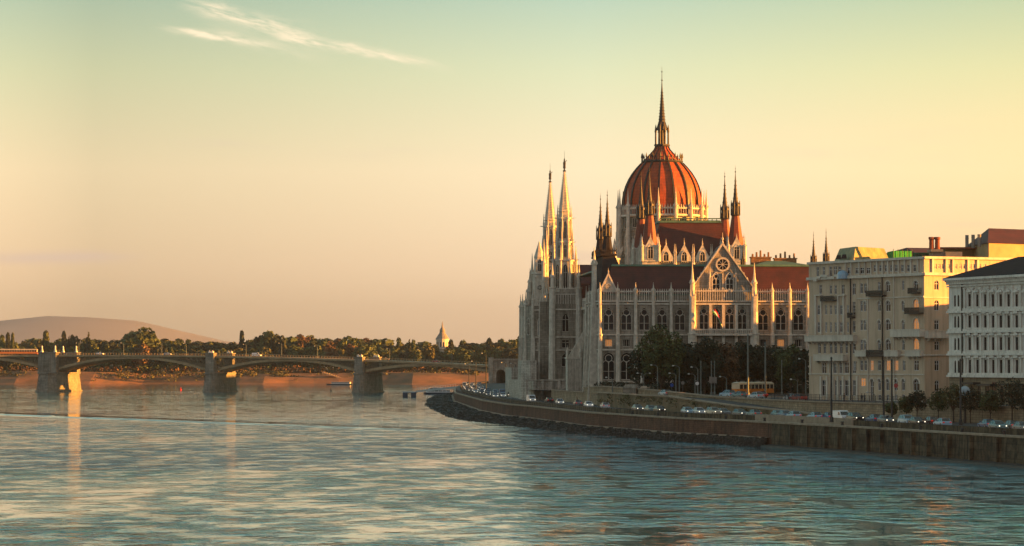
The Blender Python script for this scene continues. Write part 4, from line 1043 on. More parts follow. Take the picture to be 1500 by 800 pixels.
zl = lambda v, u=1250: zline(v, u, A, B)
balcony(sA(1184.5), sA(1256), zl(491), 1.05, 1.1, T1, 'cream_pale'); balcony(sA(1198), sA(1242), zl(519.5), 1.1, 1.2, T1, 'cream_pale')
balcony(sA(1256.5), sA(1274), zl(514), 1.0, .9, T1, 'cream_pale'); balcony(sA(1299.5), sA(1320), zl(514), 1.0, .9, T1, 'cream_pale')
balcony(sA(1311), L1 + .05, zl(484), 1.3, 1.3, T1, 'cream_pale'); balcony(0.02, sB(1386), zline(484.5, 1360, B, Cc), 1.3, 1.3, T2, 'cream_pale'); balcony(sA(1331), sA(1353), zl(514), 1.0, 1.0, T1, 'cream_pale')
balcony(sA(1207), sA(1227), zl(432.5), .9, 1.0, T1, 'iron', True); balcony(sA(1274.5), sA(1299), zl(427), 1.0, 1.1, T1, 'iron', True); balcony(sA(1274.5), sA(1299), zl(512.8), 1.2, 1.1, T1, 'iron', True)
balcony(sA(1335.5), sA(1349.5), zl(425), 1.0, 1.0, T1, 'iron', True); balcony(sA(1331), sA(1353), zl(453), 1.1, 1.1, T1, 'iron', True); balcony(sA(1245.5), sA(1253), zl(458), .9, .8, T1, 'iron', True)
mb = MB(TL); c_ = T1 @ Vector((sA(1240), -.9, ZC + .2)); mb.lathe(c_.x, c_.y, [(ZC, 1.3), (ZC + .9, 1.25), (ZC + 1.5, .9), (ZC + 1.8, .2)], 10); mb.build('bay_cupola', 'car_paleblue', cb)
# top-floor loggia mullions
for lst, w_, Tq, sq in (((1240, 1248, 1260, 1268, 1277), .15, T1, sA), ((1286, 1294, 1302, 1309.5, 1317.5, 1326.5, 1335.5, 1346), .22, T1, sA), ((1366, 1386, 1396, 1418, 1432), .22, T2, sB)):
    for u in lst: mb = MB(TL); seg(mb, sq(u) - w_, sq(u) + w_, ZC + .6, ZT - .25, .3, Tq); mb.build('pilaster', 'cream_pale', cb)

# ---- white palace at the right edge
A3 = (P(1390, 600).x, 600.0); B3 = (P(1500, 571).x, 571.0); tx, ty = B3[0] - A3[0], B3[1] - A3[1]; C3 = (A3[0] + tx * 1.9, A3[1] + ty * 1.9)
wp = empty('white_palace', (A3[0], A3[1], 8.2), 0, 'white stucco palace with dark hip roof and rows of narrow pilastered windows', 'building')
TL = Matrix.Translation((-A3[0], -A3[1], -8.2)); T3, a3, L3 = frame_T(A3, C3); sP = lambda u: on_line(u, A3, C3)[0]
cols = [1421, 1432.3, 1443.8, 1455.2, 1466.7, 1478.2, 1490]; cols += [1503, 1516, 1529, 1542]
rows = []
for v0, v1 in ((431, 449), (462, 480), (494, 513), (527, 547)):
    rows += [(u, v0, v1, 4.2, 'rect') for u in cols] + [(1399, v0 + 1, v1, 2.6, 'round'), (1404, v0 + 1, v1, 2.6, 'round')]
rows += [(u, 565, 587, 5, 'round') for u in (1402, 1423, 1434, 1467, 1479, 1490, 1503, 1516)] + [(1446, 563, 590, 6.5, 'rect'), (1456, 560, 590, 6.5, 'rect', dict(frame='chimney_red'))]
ops = px_ops(rows, A3, C3); ZW = 32.3; ZG = zline(551, 1430, A3, C3)
up = [o for o in ops if o[2] > ZG]; dn = [o for o in ops if o[2] <= ZG]
mb = MB(TL); facade(mb, A3, C3, ZG, ZW, [o[:5] for o in up], .16)
nx, ny = -ty / L3 * 1.9, tx / L3 * 1.9                       # inward direction
b0 = (A3[0] - ty / 34.5 * 0 + nx * 0 + 17.0, A3[1] + 6.5); b1 = (C3[0] + 22, C3[1] + 8.5)
for q0, q1 in ((A3, b0), (b0, b1), (C3, b1)): mb.quad((q0[0], q0[1], ZG), (q1[0], q1[1], ZG), (q1[0], q1[1], ZW), (q0[0], q0[1], ZW))
mb.build('wall', 'white_stucco', wp)
mb = MB(TL); facade(mb, A3, C3, 5.0, ZG, [o[:5] for o in dn], .16)
for q0, q1 in ((A3, b0), (b0, b1), (C3, b1)): mb.quad((q0[0], q0[1], 5), (q1[0], q1[1], 5), (q1[0], q1[1], ZG), (q0[0], q0[1], ZG))
mb.build('ground_floor', 'tan_stone', wp)
add_windows(TL @ T3, ops, wp, frame='iron', depth=.16, t=.07)
mb = MB(TL)
edges = [sP((a + c) / 2) for a, c in zip(cols, cols[1:])]; edges = [sP(1414.5)] + edges
for z0_, z1_ in ((zline(454, 1430, A3, C3), zline(421, 1430, A3, C3)), (zline(484, 1430, A3, C3), zline(459, 1430, A3, C3)), (zline(517, 1430, A3, C3), zline(490, 1430, A3, C3)), (zline(549, 1430, A3, C3), zline(523, 1430, A3, C3))):
    for s_ in edges: seg(mb, s_ - .3, s_ + .3, z0_, z1_, .3, T3); seg(mb, s_ - .42, s_ + .42, z1_ - .35, z1_, .42, T3)
    seg(mb, -.15, L3, z0_ - .5, z0_ - .1, .55, T3); seg(mb, -.1, L3, z0_ - .1, z0_ + .35, .28, T3)
for o in up:
    s_, w_, zb, zt_ = o[:4]
    if w_ > .9:
        seg(mb, s_ - w_ / 2 - .3, s_ + w_ / 2 + .3, zt_ + .35, zt_ + .6, .5, T3); seg(mb, s_ - w_ / 2 - .25, s_ + w_ / 2 + .25, zb - .3, zb - .08, .35, T3)
        seg(mb, s_ - w_ / 2 - .2, s_ - w_ / 2 - .01, zb, zt_ + .3, .14, T3); seg(mb, s_ + w_ / 2 + .01, s_ + w_ / 2 + .2, zb, zt_ + .3, .14, T3)
        mb.prism([(s_ - w_ / 2 - .35, zt_ + .6), (s_ + w_ / 2 + .35, zt_ + .6), (s_, zt_ + 1.1)], -.45, -.003, T3)
seg(mb, -.6, L3, ZW - .1, ZW + .35, 1.1, T3); seg(mb, -.3, L3, ZW - .9, ZW - .1, .5, T3); seg(mb, -.3, L3, zline(419, 1430, A3, C3), zline(417, 1430, A3, C3), .4, T3)
k = 0.0
while k < L3: seg(mb, k, k + .3, ZW - .4, ZW - .1, .95, T3); k += .9
mb.build('cornice', 'white_stucco', wp)
mb = MB(TL); mb.box(sP(1411) - .13, -.4, 8, sP(1411) + .13, -.15, ZW, T3); mb.build('drainpipe', 'iron', wp)
mb = MB(TL)
for u0, u1, v in ((1417, 1436, 561), (1441, 1461, 563), (1473, 1496, 562)): seg(mb, sP(u0), sP(u1), zline(v + 2, 1430, A3, C3), zline(v - 1, 1430, A3, C3), 1.6, T3)
mb.build('awning', 'iron', wp)
mb = MB(TL); e0 = T3 @ Vector((-1.0, -1.1, 0)); e1 = T3 @ Vector((L3, -1.1, 0)); ri0 = (A3[0] + 13.5, A3[1] - 1.0); ri1 = (ri0[0] + (C3[0] - A3[0]), ri0[1] + (C3[1] - A3[1]))
bb0 = (e0.x + 22, e0.y + 9); bb1 = (e1.x + 22, e1.y + 9)
mb.add([(e0.x, e0.y, ZW + .35), (e1.x, e1.y, ZW + .35), (bb1[0], bb1[1], ZW + .35), (bb0[0], bb0[1], ZW + .35), (ri0[0], ri0[1], ZW + 4.6), (ri1[0], ri1[1], ZW + 4.6)], [(0, 1, 5, 4), (3, 2, 5, 4), (0, 4, 3), (1, 2, 5)]); mb.build('hip_roof', 'slate', wp)

# ---- buildings seen over the cream block
def tilted_box(name, label, cat, corner, left, right, z0, z1, walls, roof=None, roofm=None, inset=0, cap=None):
    """box given by its near corner, far-left corner and far-right corner"""
    e_ = empty(name, (corner[0], corner[1], z0), 0, label, cat); T = Matrix.Translation((-corner[0], -corner[1], -z0))
    far = (left[0] + right[0] - corner[0], left[1] + right[1] - corner[1]); pts = [corner, right, far, left]
    cx = sum(q[0] for q in pts) / 4; cy = sum(q[1] for q in pts) / 4
    top = [(q[0] + (cx - q[0]) * inset, q[1] + (cy - q[1]) * inset) for q in pts]
    mb = MB(T); vs = [(q[0], q[1], z0) for q in pts] + [(q[0], q[1], z1) for q in top]
    mb.add(vs, [(0, 1, 5, 4), (1, 2, 6, 5), (2, 3, 7, 6), (3, 0, 4, 7), (4, 5, 6, 7)]); mb.build('wall', walls, e_)
    if roof:
        m_ = .32; mb = MB(T)
        ev = [(cx + (q[0] - cx) * 1.04, cy + (q[1] - cy) * 1.04) for q in top]
        r0_ = ((ev[0][0] + ev[3][0]) / 2 * (1 - m_) + cx * m_, (ev[0][1] + ev[3][1]) / 2 * (1 - m_) + cy * m_); r1_ = ((ev[1][0] + ev[2][0]) / 2 * (1 - m_) + cx * m_, (ev[1][1] + ev[2][1]) / 2 * (1 - m_) + cy * m_)
        mb.add([(q[0], q[1], z1 + .02) for q in ev] + [(r0_[0], r0_[1], z1 + roof), (r1_[0], r1_[1], z1 + roof)], [(0, 1, 5, 4), (1, 2, 5), (2, 3, 4, 5), (3, 0, 4), (3, 2, 1, 0)]); mb.build('roof', roofm, e_)
    return e_, T
e, T = tilted_box('mansard_pavilion', 'green patinated mansard roof house on top of the cream building', 'roof house', (P(1250, 648).x, 648), (P(1219, 664).x, 664), (P(1307, 662).x, 662), 37.0, 40.9, 'mansard', inset=.26)
for u, D_ in ((1236, 653.5), (1228, 657.5)): mb = MB(T); q = P(u, D_); mb.fr((q.x - .5, q.y - 1.0, q.x + .6, q.y + .6), 38.4, (q.x - .2, q.y - .3, q.x + .5, q.y + .4), 39.3); mb.build('dormer', 'slate', e)
e, T = tilted_box('net_covered_scaffold', 'bright green netting over scaffolding on the cream roof', 'scaffold', (P(1309, 668).x, 668), (P(1300, 676).x, 676), (P(1336, 670).x, 670), 37.0, 40.6, 'net')
mb = MB(T); 
for k in range(5): q = P(1309 + 27 * k / 4, 667.8 + k * .5); mb.tube((q.x, q.y - .15, 37), (q.x, q.y - .15, 41.0), .06)
mb.build('scaffold_pole', 'iron', e)
e, T = tilted_box('net_covered_scaffold', 'dark green netting panel on the roof behind the bright green one', 'scaffold', (P(1345, 690).x, 690), (P(1298, 700).x, 700), (P(1368, 692).x, 692), 37.0, 41.0, 'net_dark')
mb = MB(T); mb.box(P(1340, 690).x, 689.4, 40.4, P(1368, 692).x, 689.8, 40.6); mb.build('scaffold_pole', 'iron', e)
tilted_box('roof_ridge_house', 'low brown tiled roof behind the green netting', 'house', (P(1345, 730).x, 730), (P(1284, 745).x, 745), (P(1440, 735).x, 735), 20, 42.0, 'yellow', 1.9, 'roof_red')
e, T = tilted_box('ochre_attic_house', 'narrow ochre attic building with flat top behind the twin red chimneys', 'house', (P(1376, 690).x, 690), (P(1370, 700).x, 700), (P(1428, 693).x, 693), 30, 41.8, 'yellow')
q0, q1 = P(1374, 690), P(1428, 693); mb = MB(T); mb.box(q0.x, 689.2, 41.8, q1.x, 694, 42.2); mb.build('flat_roof', 'chimney_red', e)
e = empty('rooftop_plant', (P(1366, 650).x, 650, 37.05), 0, 'grey plastered rooftop plant room with twin dark red chimney pots', 'plant room'); T = Matrix.Translation((-P(1366, 650).x, -650, -37.05))
mb = MB(T); mb.box(P(1366, 650).x, 649, 37.05, P(1409, 650).x, 655, 39.7); mb.box(P(1362, 650).x, 648, 39.7, P(1380, 650).x, 654, 40.2); mb.box(P(1384, 650).x, 648.5, 37.05, P(1385.5, 650).x, 648.99, 39.8); mb.build('wall', 'grey_plaster', e)
for u in (1365.5, 1374): mb = MB(T); mb.lathe(P(u, 650).x, 650.5, [(40.2, .55), (42.3, .5), (42.4, .65), (42.9, .65)], 10); mb.build('chimney_pot', 'chimney_red', e)
e, T = tilted_box('hip_roof_house', 'ochre house with red brown hip roof rising highest at the right edge', 'house', (P(1449, 676).x, 676), (P(1417, 700).x, 700), (P(1560, 690).x, 690), 20, 42.6, 'yellow', 3.9, 'roof_red')
for k in range(3): mb = MB(T); q = P(1415 + k * 9, 698 - k * 7); mb.lathe(q.x, q.y - 2, [(42, .4), (45.2 - k * .2, .4)], 6); mb.build('chimney', 'grey_plaster', e)
# unseen neighbouring blocks added out east to shade the waterfront from the low sun
def shade_block(x0, y0, x1, y1, z1, label):
    e_ = empty('shade_block', (x0, y0, 8.2), 0, label, 'building'); T = Matrix.Translation((-x0, -y0, -8.2)); rows_ = []
    mb = MB(T); zz_ = z1 - 4.5
    for q0, q1 in (((x0, y1), (x0, y0)), ((x0, y0), (x1, y0))):
        L_ = math.hypot(q1[0] - q0[0], q1[1] - q0[1]); n_ = int(L_ / 4); op = [(L_ * (i + .5) / n_, 1.4, z_, z_ + 2.2, 'rect') for i in range(n_) for z_ in [11 + 4 * k for k in range(int((zz_ - 11) / 4) + 1)] if z_ + 2.4 < zz_]
        facade(mb, q0, q1, 7.5, zz_, op, .35)
        Tq, _, _ = frame_T(q0, q1); g_ = MB(T)
        for o in op: g_.add([(o[0] - .7, .32, o[2]), (o[0] + .7, .32, o[2]), (o[0] + .7, .32, o[3]), (o[0] - .7, .32, o[3])], [(0, 1, 2, 3)], Tq)
        g_.build('window_row', 'glass', e_)
    mb.quad((x1, y0, 7.5), (x1, y1, 7.5), (x1, y1, zz_), (x1, y0, zz_)); mb.quad((x0, y1, 7.5), (x1, y1, 7.5), (x1, y1, zz_), (x0, y1, zz_)); mb.build('wall', 'cream_pale', e_)
    mb = MB(T); mb.fr((x0 - .5, y0 - .5, x1 + .5, y1 + .5), zz_, (x0 + 5, y0 + 5, x1 - 5, y1 - 5), z1); mb.build('roof', 'roof_red', e_)
shade_block(150, 700, 182, 790, 36.0, 'long unseen block across the square, added to shade the parliament front')
shade_block(165, 800, 200, 905, 33.0, 'second long unseen block on the square, added for its shade')
shade_block(178, 915, 215, 1000, 33.0, 'third unseen block added on the square as a sun blocker')
shade_block(135, 560, 175, 640, 33.5, 'unseen block behind the white palace, added to shade the cream building')
shade_block(150, 645, 185, 692, 30.0, 'low unseen block added for shade behind the hip roofed house')
shade_block(140, 440, 180, 550, 31.0, 'unseen riverside block added beyond the right edge for shade')

shade_block(75, 1560, 120, 1690, 33, 'tall block hidden behind the parliament, added to shade the bridge piers')  # added out of sight to hold the low sun off the piers
# ================================================================== BRIDGE
BA = Vector((math.cos(R(16)), -math.sin(R(16)), 0))          # direction of the east arm, towards the near bank
p527 = Vector((-75.9, 1610, 0))
def bpt(s): return p527 + BA * s if s >= -177 else p527 + BA * -177 + Vector((1, -.0, 0)) * (s + 177)
def deck_z(s): return 20.0 - .000115 * (s + 150) ** 2 * (1 if s > -150 else .3)
br = empty('arch_bridge', (p527.x, p527.y, 0), 0, 'long low steel arch bridge on granite piers crossing the river', 'bridge'); TB = Matrix.Translation((-p527.x, -p527.y, 0))
def bframe(s):
    c = bpt(s); d = (bpt(s + .5) - bpt(s - .5)).normalized(); n = Vector((-d.y, d.x, 0)); return c, d, n
ST = stations(-330, 71.7, 2.2)
WB = 12.5
def sweep(mb, ss, offs, closed=True):
    """sweep a section (list of (across, z-fn)) along stations"""
    rws = []
    for s in ss:
        c, d, n = bframe(s); rws.append([(c.x + n.x * a, c.y + n.y * a, zf(s)) for a, zf in offs])
    k = len(offs); vs = [q for r_ in rws for q in r_]
    fs = [(i * k + j, (i + 1) * k + j, (i + 1) * k + (j + 1) % k, i * k + (j + 1) % k) for i in range(len(ss) - 1) for j in range(k if closed else k - 1)]
    mb.add(vs, fs + ([tuple(range(k)), tuple((len(ss) - 1) * k + j for j in range(k))] if closed else []))
mb = MB(TB); sweep(mb, ST, [(-WB, lambda s: deck_z(s) - 1.2), (-WB - .6, lambda s: deck_z(s) - .9), (-WB - .6, deck_z), (WB + .6, deck_z), (WB + .6, lambda s: deck_z(s) - .9), (WB, lambda s: deck_z(s) - 1.2)]); mb.build('deck', 'steel', br)
mb = MB(TB)
for a in (-WB - .5, WB + .45):
    sweep(mb, ST, [(a, lambda s: deck_z(s) + 1.0), (a + .1, lambda s: deck_z(s) + 1.0), (a + .1, lambda s: deck_z(s) + 1.15), (a, lambda s: deck_z(s) + 1.15)])
    for s in stations(-330, 71.7, 1.6):
        c, d, n = bframe(s); q = c + n * (a + .05); mb.box(q.x - .12, q.y - .06, deck_z(s), q.x + .12, q.y + .06, deck_z(s) + 1.0)
mb.build('railing', 'steel', br)
piers = [-265, -177, -83.3, 0, 71.7]
def arch_z(s, a, b):
    t_ = 2 * (s - (a + b) / 2) / (b - a); crown = deck_z((a + b) / 2) - 2.1; return crown - (crown - 10.2) * abs(t_) ** 2.1
for a, b in zip(piers, piers[1:]):
    a_, b_ = a + 2.6, b - (2.6 if b < 70 else .5); ss = stations(a_, b_, 2.0)
    for off in (-WB + .2, -4, 4, WB - .8):
        mb = MB(TB); sweep(mb, ss, [(off, lambda s: arch_z(s, a, b)), (off + .6, lambda s: arch_z(s, a, b)), (off + .6, lambda s: arch_z(s, a, b) + 1.35), (off, lambda s: arch_z(s, a, b) + 1.35)]); mb.build('arch_rib', 'steel', br)
    for off in (-WB + .4, WB - .5):
        mb = MB(TB); s = a_ + 1; half = False
        while s < b_ - 1:
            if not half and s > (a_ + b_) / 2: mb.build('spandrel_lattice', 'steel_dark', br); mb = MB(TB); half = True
            c, d, n = bframe(s); c2, _, n2 = bframe(min(s + 2.8, b_))
            z0_, z1_ = arch_z(s, a, b) + .9, deck_z(s) - 1.1; z2_, z3_ = arch_z(min(s + 2.8, b_), a, b) + .9, deck_z(s + 2.8) - 1.1
            if z1_ - z0_ > .5:
                q = c + n * off; q2 = c2 + n2 * off
                mb.tube((q.x, q.y, z0_), (q.x, q.y, z1_), .16, n=4)
                k = 0; top_ = min(z1_ - z0_, 99)
                zlow = min(z0_, z2_)
                mb.tube((q.x, q.y, z0_), (q2.x, q2.y, z3_), .17, n=4); mb.tube((q.x, q.y, z1_), (q2.x, q2.y, z2_), .17, n=4)
                if z1_ - z0_ > 3.2: zm = (z0_ + z1_) / 2; mb.tube((q.x, q.y, zm), (q2.x, q2.y, z3_), .1, n=4); mb.tube((q.x, q.y, zm), (q2.x, q2.y, z2_), .1, n=4)
            s += 2.8
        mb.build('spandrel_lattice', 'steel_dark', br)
def pier(s, w_top, w_bot, deck_w, big=False):
    c, d, n = bframe(s)
    if big: d = BA; n = Vector((-d.y, d.x, 0))
    Tm = TB @ Matrix.Translation(c) @ Matrix.Rotation(math.atan2(d.y, d.x), 4, 'Z')
    mb = MB(Tm); L0 = WB + 3.5; dz = deck_z(s)
    def ring(w, l, z): return [(w, -l, z), (w, l, z), (w * .5, l + w * .9, z), (-w * .5, l + w * .9, z), (-w, l, z), (-w, -l, z), (-w * .5, -l - w * .9, z), (w * .5, -l - w * .9, z)]
    lv = [(w_bot * 1.08, L0 + 1, -3), (w_bot * 1.04, L0 + 1, .8), (w_bot, L0, .9), (w_bot * .86, L0 - .8, 9.6), (w_bot * .95, L0 - .5, 9.7), (w_bot * .95, L0 - .5, 10.5), (w_top, L0 - 1.5, 10.6)]
    vs = [q for w, l, z in lv for q in ring(w, l, z)]; k = 8
    mb.add(vs, [(i * k + j, i * k + (j + 1) % k, (i + 1) * k + (j + 1) % k, (i + 1) * k + j) for i in range(len(lv) - 1) for j in range(k)] + [tuple((len(lv) - 1) * k + j for j in range(k))])
    po = mb.build('pier', 'pier', br)
    for e_ in (-1, 1):
        mb = MB(Tm); y_ = e_ * (WB + 1.2)
        mb.fr((-w_top, y_ - 2.2, w_top, y_ + 2.2), 10.5, (-w_top * .94, y_ - 2.0, w_top * .94, y_ + 2.0), dz + .9); mb.box(-w_top * 1.06, y_ - 2.4, dz + .9, w_top * 1.06, y_ + 2.4, dz + 1.5)
        if big:
            for x_ in (-w_top * .35, w_top * .35): mb.box(x_ - .25, y_ - 2.5, 12, x_ + .25, y_ - 2.1, dz)
            mb.box(-1.4, y_ - 2.55, 13.5, 1.4, y_ - 2.15, 18.5)
            for k in range(5): mb.box(-1.1 + k * .5, y_ - 2.8, 13.7, -.85 + k * .5, y_ - 2.56, 18)
            mb.fr((-2.2, y_ - 2.6, 2.2, y_ - 2.1), 11.2, (-1.6, y_ - 2.6, 1.6, y_ - 2.1), 12.6)
        mb.build('pedestal', 'pier', po)
        for x_ in ((-w_top * .72, w_top * .72) if big else (-.8, .9)):
            mb = MB(Tm); mb.box(x_ - .55, y_ - .7, dz + 1.5, x_ + .55, y_ + .7, dz + 2.3); mb.lathe(x_, y_, [(dz + 2.3, .35), (dz + 2.9, .55), (dz + 3.6, .4), (dz + 4.4, .48), (dz + 5.0, .2)] if big else [(dz + 2.3, .3), (dz + 2.6, .35), (dz + 2.8, .1)], 7)
            mb.build('ornament', 'white_stucco', po)
    if big:
        mb = MB(Tm); pts = outline(0, 2.2, .9, 4.4, 'round'); mb.add([(w_bot * .96 + .12, p_[0] - 6, p_[1]) for p_ in pts], [tuple(range(len(pts)))]); mb.build('niche', 'bronze', po)
pier(-177, 5.4, 6.0, 2, True); pier(-83.3, 2.4, 3.3, 2); pier(0, 2.3, 3.2, 2); pier(-265, 2.4, 3.3, 2)
# land abutment with road arch at the quay
mb = MB(TB); c, d, n = bframe(71.7); Tm = TB @ Matrix.Translation(c) @ Matrix.Rotation(math.atan2(d.y, d.x), 4, 'Z')
mb = MB(Tm); facade(mb, (0, -15), (22, -15), 0, 17.0, [(5.5, 5.0, 5.3, 12.4, 'round'), (15, 7.5, 5.3, 12.8, 'round')], 29.5)
mb.quad((0, -15, -2), (0, 15, -2), (0, 15, 17), (0, -15, 17)); mb.quad((0, -15, 17), (60, -15, 17), (60, 15, 17), (0, 15, 17)); mb.quad((0, 15, 5), (60, 15, 5), (60, 15, 17), (0, 15, 17)); mb.box(22, -15, 5, 60, -14.9, 17)
mb.box(-.5, -15.6, 17.0, 60, -14.6, 17.9); mb.box(-.8, -15.9, 5.2, 1.6, -14.4, 18.6); mb.box(9.0, -15.6, 5.2, 10.0, -15.003, 17)
mb.build('abutment', 'stone', br)

# ---- water tower among the far trees
q = P(648, 2460, 8.7); wt = empty('water_tower', q, 0, 'pointed ochre water tower rising over the far trees', 'water tower')
mb = MB(); mb.lathe(0, 0, [(0, 4.2), (17, 3.8), (17.6, 5.0), (25.2, 5.0), (25.3, 5.5), (26, 5.5)], 12); mb.build('shaft', 'cream_pale', wt)
for k in range(12):
    a = 2 * PI * k / 12; mb = MB(); mb.box(-.45, -5.02, 19.5, .45, -4.8, 23.4, Matrix.Rotation(a + PI / 12, 4, 'Z')); mb.build('window', 'glass', wt)
mb = MB(); mb.lathe(0, 0, [(26, 5.6), (29.0, 3.6), (31.6, 1.9), (31.7, 2.3), (33.4, 2.1), (35.4, .8), (40.5, .06)], 12); mb.build('cone_roof', 'grey_plaster', wt)
# ================================================================== TREES
def tree_mesh(seed, h, w, leaf, n, s, shape='round', trunk=.25):
    rnd = random.Random(seed); t_ = MB(); th = h * trunk
    t_.lathe(0, 0, [(-.3, .035 * h * .6), (th, .022 * h * .6), (h * .6, .010 * h * .6)], 7)
    lobes = []
    if shape == 'poplar':
        for k in range(7): q = k / 6; lobes.append((rnd.uniform(-.06, .06) * w, rnd.uniform(-.06, .06) * w, th * .5 + (h - th * .5) * (.12 + .80 * q), w * .5 * (1 - .62 * abs(q - .35) ** 1.2), (h * .10)))
    elif shape == 'cone':
        for k in range(6): q = k / 5; lobes.append((0, 0, th * .6 + (h - th * .6) * (.08 + .82 * q), w * .5 * (1.02 - .82 * q), h * .11))
    else:
        nl = 12 if shape == 'round' else 16
        for k in range(nl):
            a = k * 2.4 + rnd.uniform(-.3, .3); q = (k + .5) / nl; zc = th + (h - th) * (.18 + .66 * q); prof_ = math.sin(PI * (.16 + .74 * q)) ** .7
            rad = w * .5 * prof_ * rnd.uniform(.35, .72)
            lr = w * rnd.uniform(.17, .27) * (.75 + .25 * prof_)
            lobes.append((rad * math.cos(a), rad * math.sin(a), zc, lr, lr * rnd.uniform(.7, 1.0)))
    for lx, ly, lz, lr, lh in lobes[:9]:
        if shape in ('round', 'wide'): zb = th * rnd.uniform(.8, 1.3); t_.tube((0, 0, zb), (lx * .8, ly * .8, lz), .012 * h, .003 * h, 5)
    c_ = MB(); tot = sum(l[3] ** 2 for l in lobes)
    for lx, ly, lz, lr, lh in lobes: leafcloud(c_, (lx, ly, lz), (lr, lr, lh), max(8, int(n * lr * lr / tot)), s, rnd)
    return t_.mesh('trunk', 'bark'), c_.mesh('crown', leaf)
def add_tree(name, ms, x, y, z, label, cat='tree', group=None, sc=1.0, rz=0.0, sz=None):
    e_ = empty(name, (x, y, z), rz, label, cat, group); e_.scale = (sc, sc, sz or sc)
    place('trunk', ms[0], e_); place('crown', ms[1], e_); return e_
def leafcore(ms): return ms
# large trees in front of the parliament and round its corner
big = [('plane_tree', 968, 748, 8.2, 17.5, 13.0, 'leaf', 4200, 'tall broad green tree left of the parliament gable, yellowing at its top'),
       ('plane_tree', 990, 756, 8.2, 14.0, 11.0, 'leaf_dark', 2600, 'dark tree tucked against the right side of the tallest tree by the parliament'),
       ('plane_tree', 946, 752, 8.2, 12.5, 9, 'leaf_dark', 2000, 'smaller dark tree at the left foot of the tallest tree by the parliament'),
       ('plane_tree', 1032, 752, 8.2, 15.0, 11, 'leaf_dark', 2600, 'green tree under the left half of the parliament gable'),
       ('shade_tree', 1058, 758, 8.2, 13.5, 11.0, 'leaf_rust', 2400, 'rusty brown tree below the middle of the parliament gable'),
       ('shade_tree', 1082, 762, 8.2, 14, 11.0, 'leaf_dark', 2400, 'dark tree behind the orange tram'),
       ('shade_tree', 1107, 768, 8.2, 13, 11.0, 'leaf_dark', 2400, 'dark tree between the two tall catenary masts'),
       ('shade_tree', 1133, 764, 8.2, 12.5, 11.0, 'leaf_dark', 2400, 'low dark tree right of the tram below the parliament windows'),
       ('shade_tree', 1158, 752, 8.2, 13.0, 10.0, 'leaf', 2400, 'green tree at the left edge of the cream corner building'),
       ('shade_tree', 1176, 744, 8.2, 12.2, 7.0, 'leaf_dark', 1300, 'dark narrow tree touching the left wall of the cream corner building'),
       ('shade_tree', 1012, 768, 8.2, 12, 9.0, 'leaf_dark', 2000, 'low dark tree in the gap left of the gable, behind the street lamps')]
for i, (nm, u, D_, z_, h_, w_, lf, n, lab) in enumerate(big):
    ms = tree_mesh(40 + i, h_, w_, lf, n, .42, 'wide' if w_ > 11 else 'round', .13); add_tree(nm, ms, P(u, D_).x, D_, z_, lab)
# street trees along the quay road, right
st = [(1327, 560, 4.6, 3.6, 'leaf', 'small thin street tree first from the left in the row below the cream building'), (1343, 556, 6.0, 4.6, 'leaf_dark', 'round dark street tree under the arched ground floor window of the cream building'),
      (1374, 552, 6.2, 4.4, 'leaf', 'street tree below the seam between the cream building and the white palace'), (1396, 548, 7.4, 4.6, 'leaf_olive', 'olive street tree with yellowish top at the left corner of the white palace'),
      (1421, 545, 6.4, 5.0, 'leaf_dark', 'dark street tree right of the pale street globe below the white palace'), (1450, 542, 6.0, 4.8, 'leaf', 'street tree in front of the white palace entrance'),
      (1482, 538, 8.2, 6.2, 'leaf_dark', 'largest street tree near the right edge of the photo'), (1500, 530, 7.2, 5.4, 'leaf_dark', 'street tree cut by the right edge of the photo'), (1306, 566, 3.6, 2.6, 'leaf', 'sapling by the wall between the two tall dark masts')]
for i, (u, D_, h_, w_, lf, lab) in enumerate(st):
    ms = tree_mesh(70 + i, h_, w_, lf, 1300, .20, 'round', .33); add_tree('street_tree', ms, P(u, D_).x, D_, ROADZ, lab)
# hedge on the parliament corner wall
mb = MB(); rr = random.Random(9)
for y_ in stations(738, 800, 2.2): leafcloud(mb, (rw(y_) + 2.2, y_, rt(y_) + .4), (1.3, 1.8, 1.1), 60, .3, rr)
tag(mb.build('clipped_hedge', 'leaf_dark'), 'long dark clipped hedge on top of the tan wall at the parliament corner', 'hedge')
mb = MB(); rr = random.Random(14)
for k in range(150):
    u = rr.uniform(938, 1184); D_ = rr.uniform(758, 774); leafcloud(mb, (P(u, D_).x, D_, 8.6 + rr.uniform(0, 1.6)), (2.2, 1.5, 1.5), 60, .38, rr)
tag(mb.build('park_shrubs', 'leaf_dark'), 'dark shrubbery under the trees along the foot of the parliament front', 'shrubs', kind='stuff')
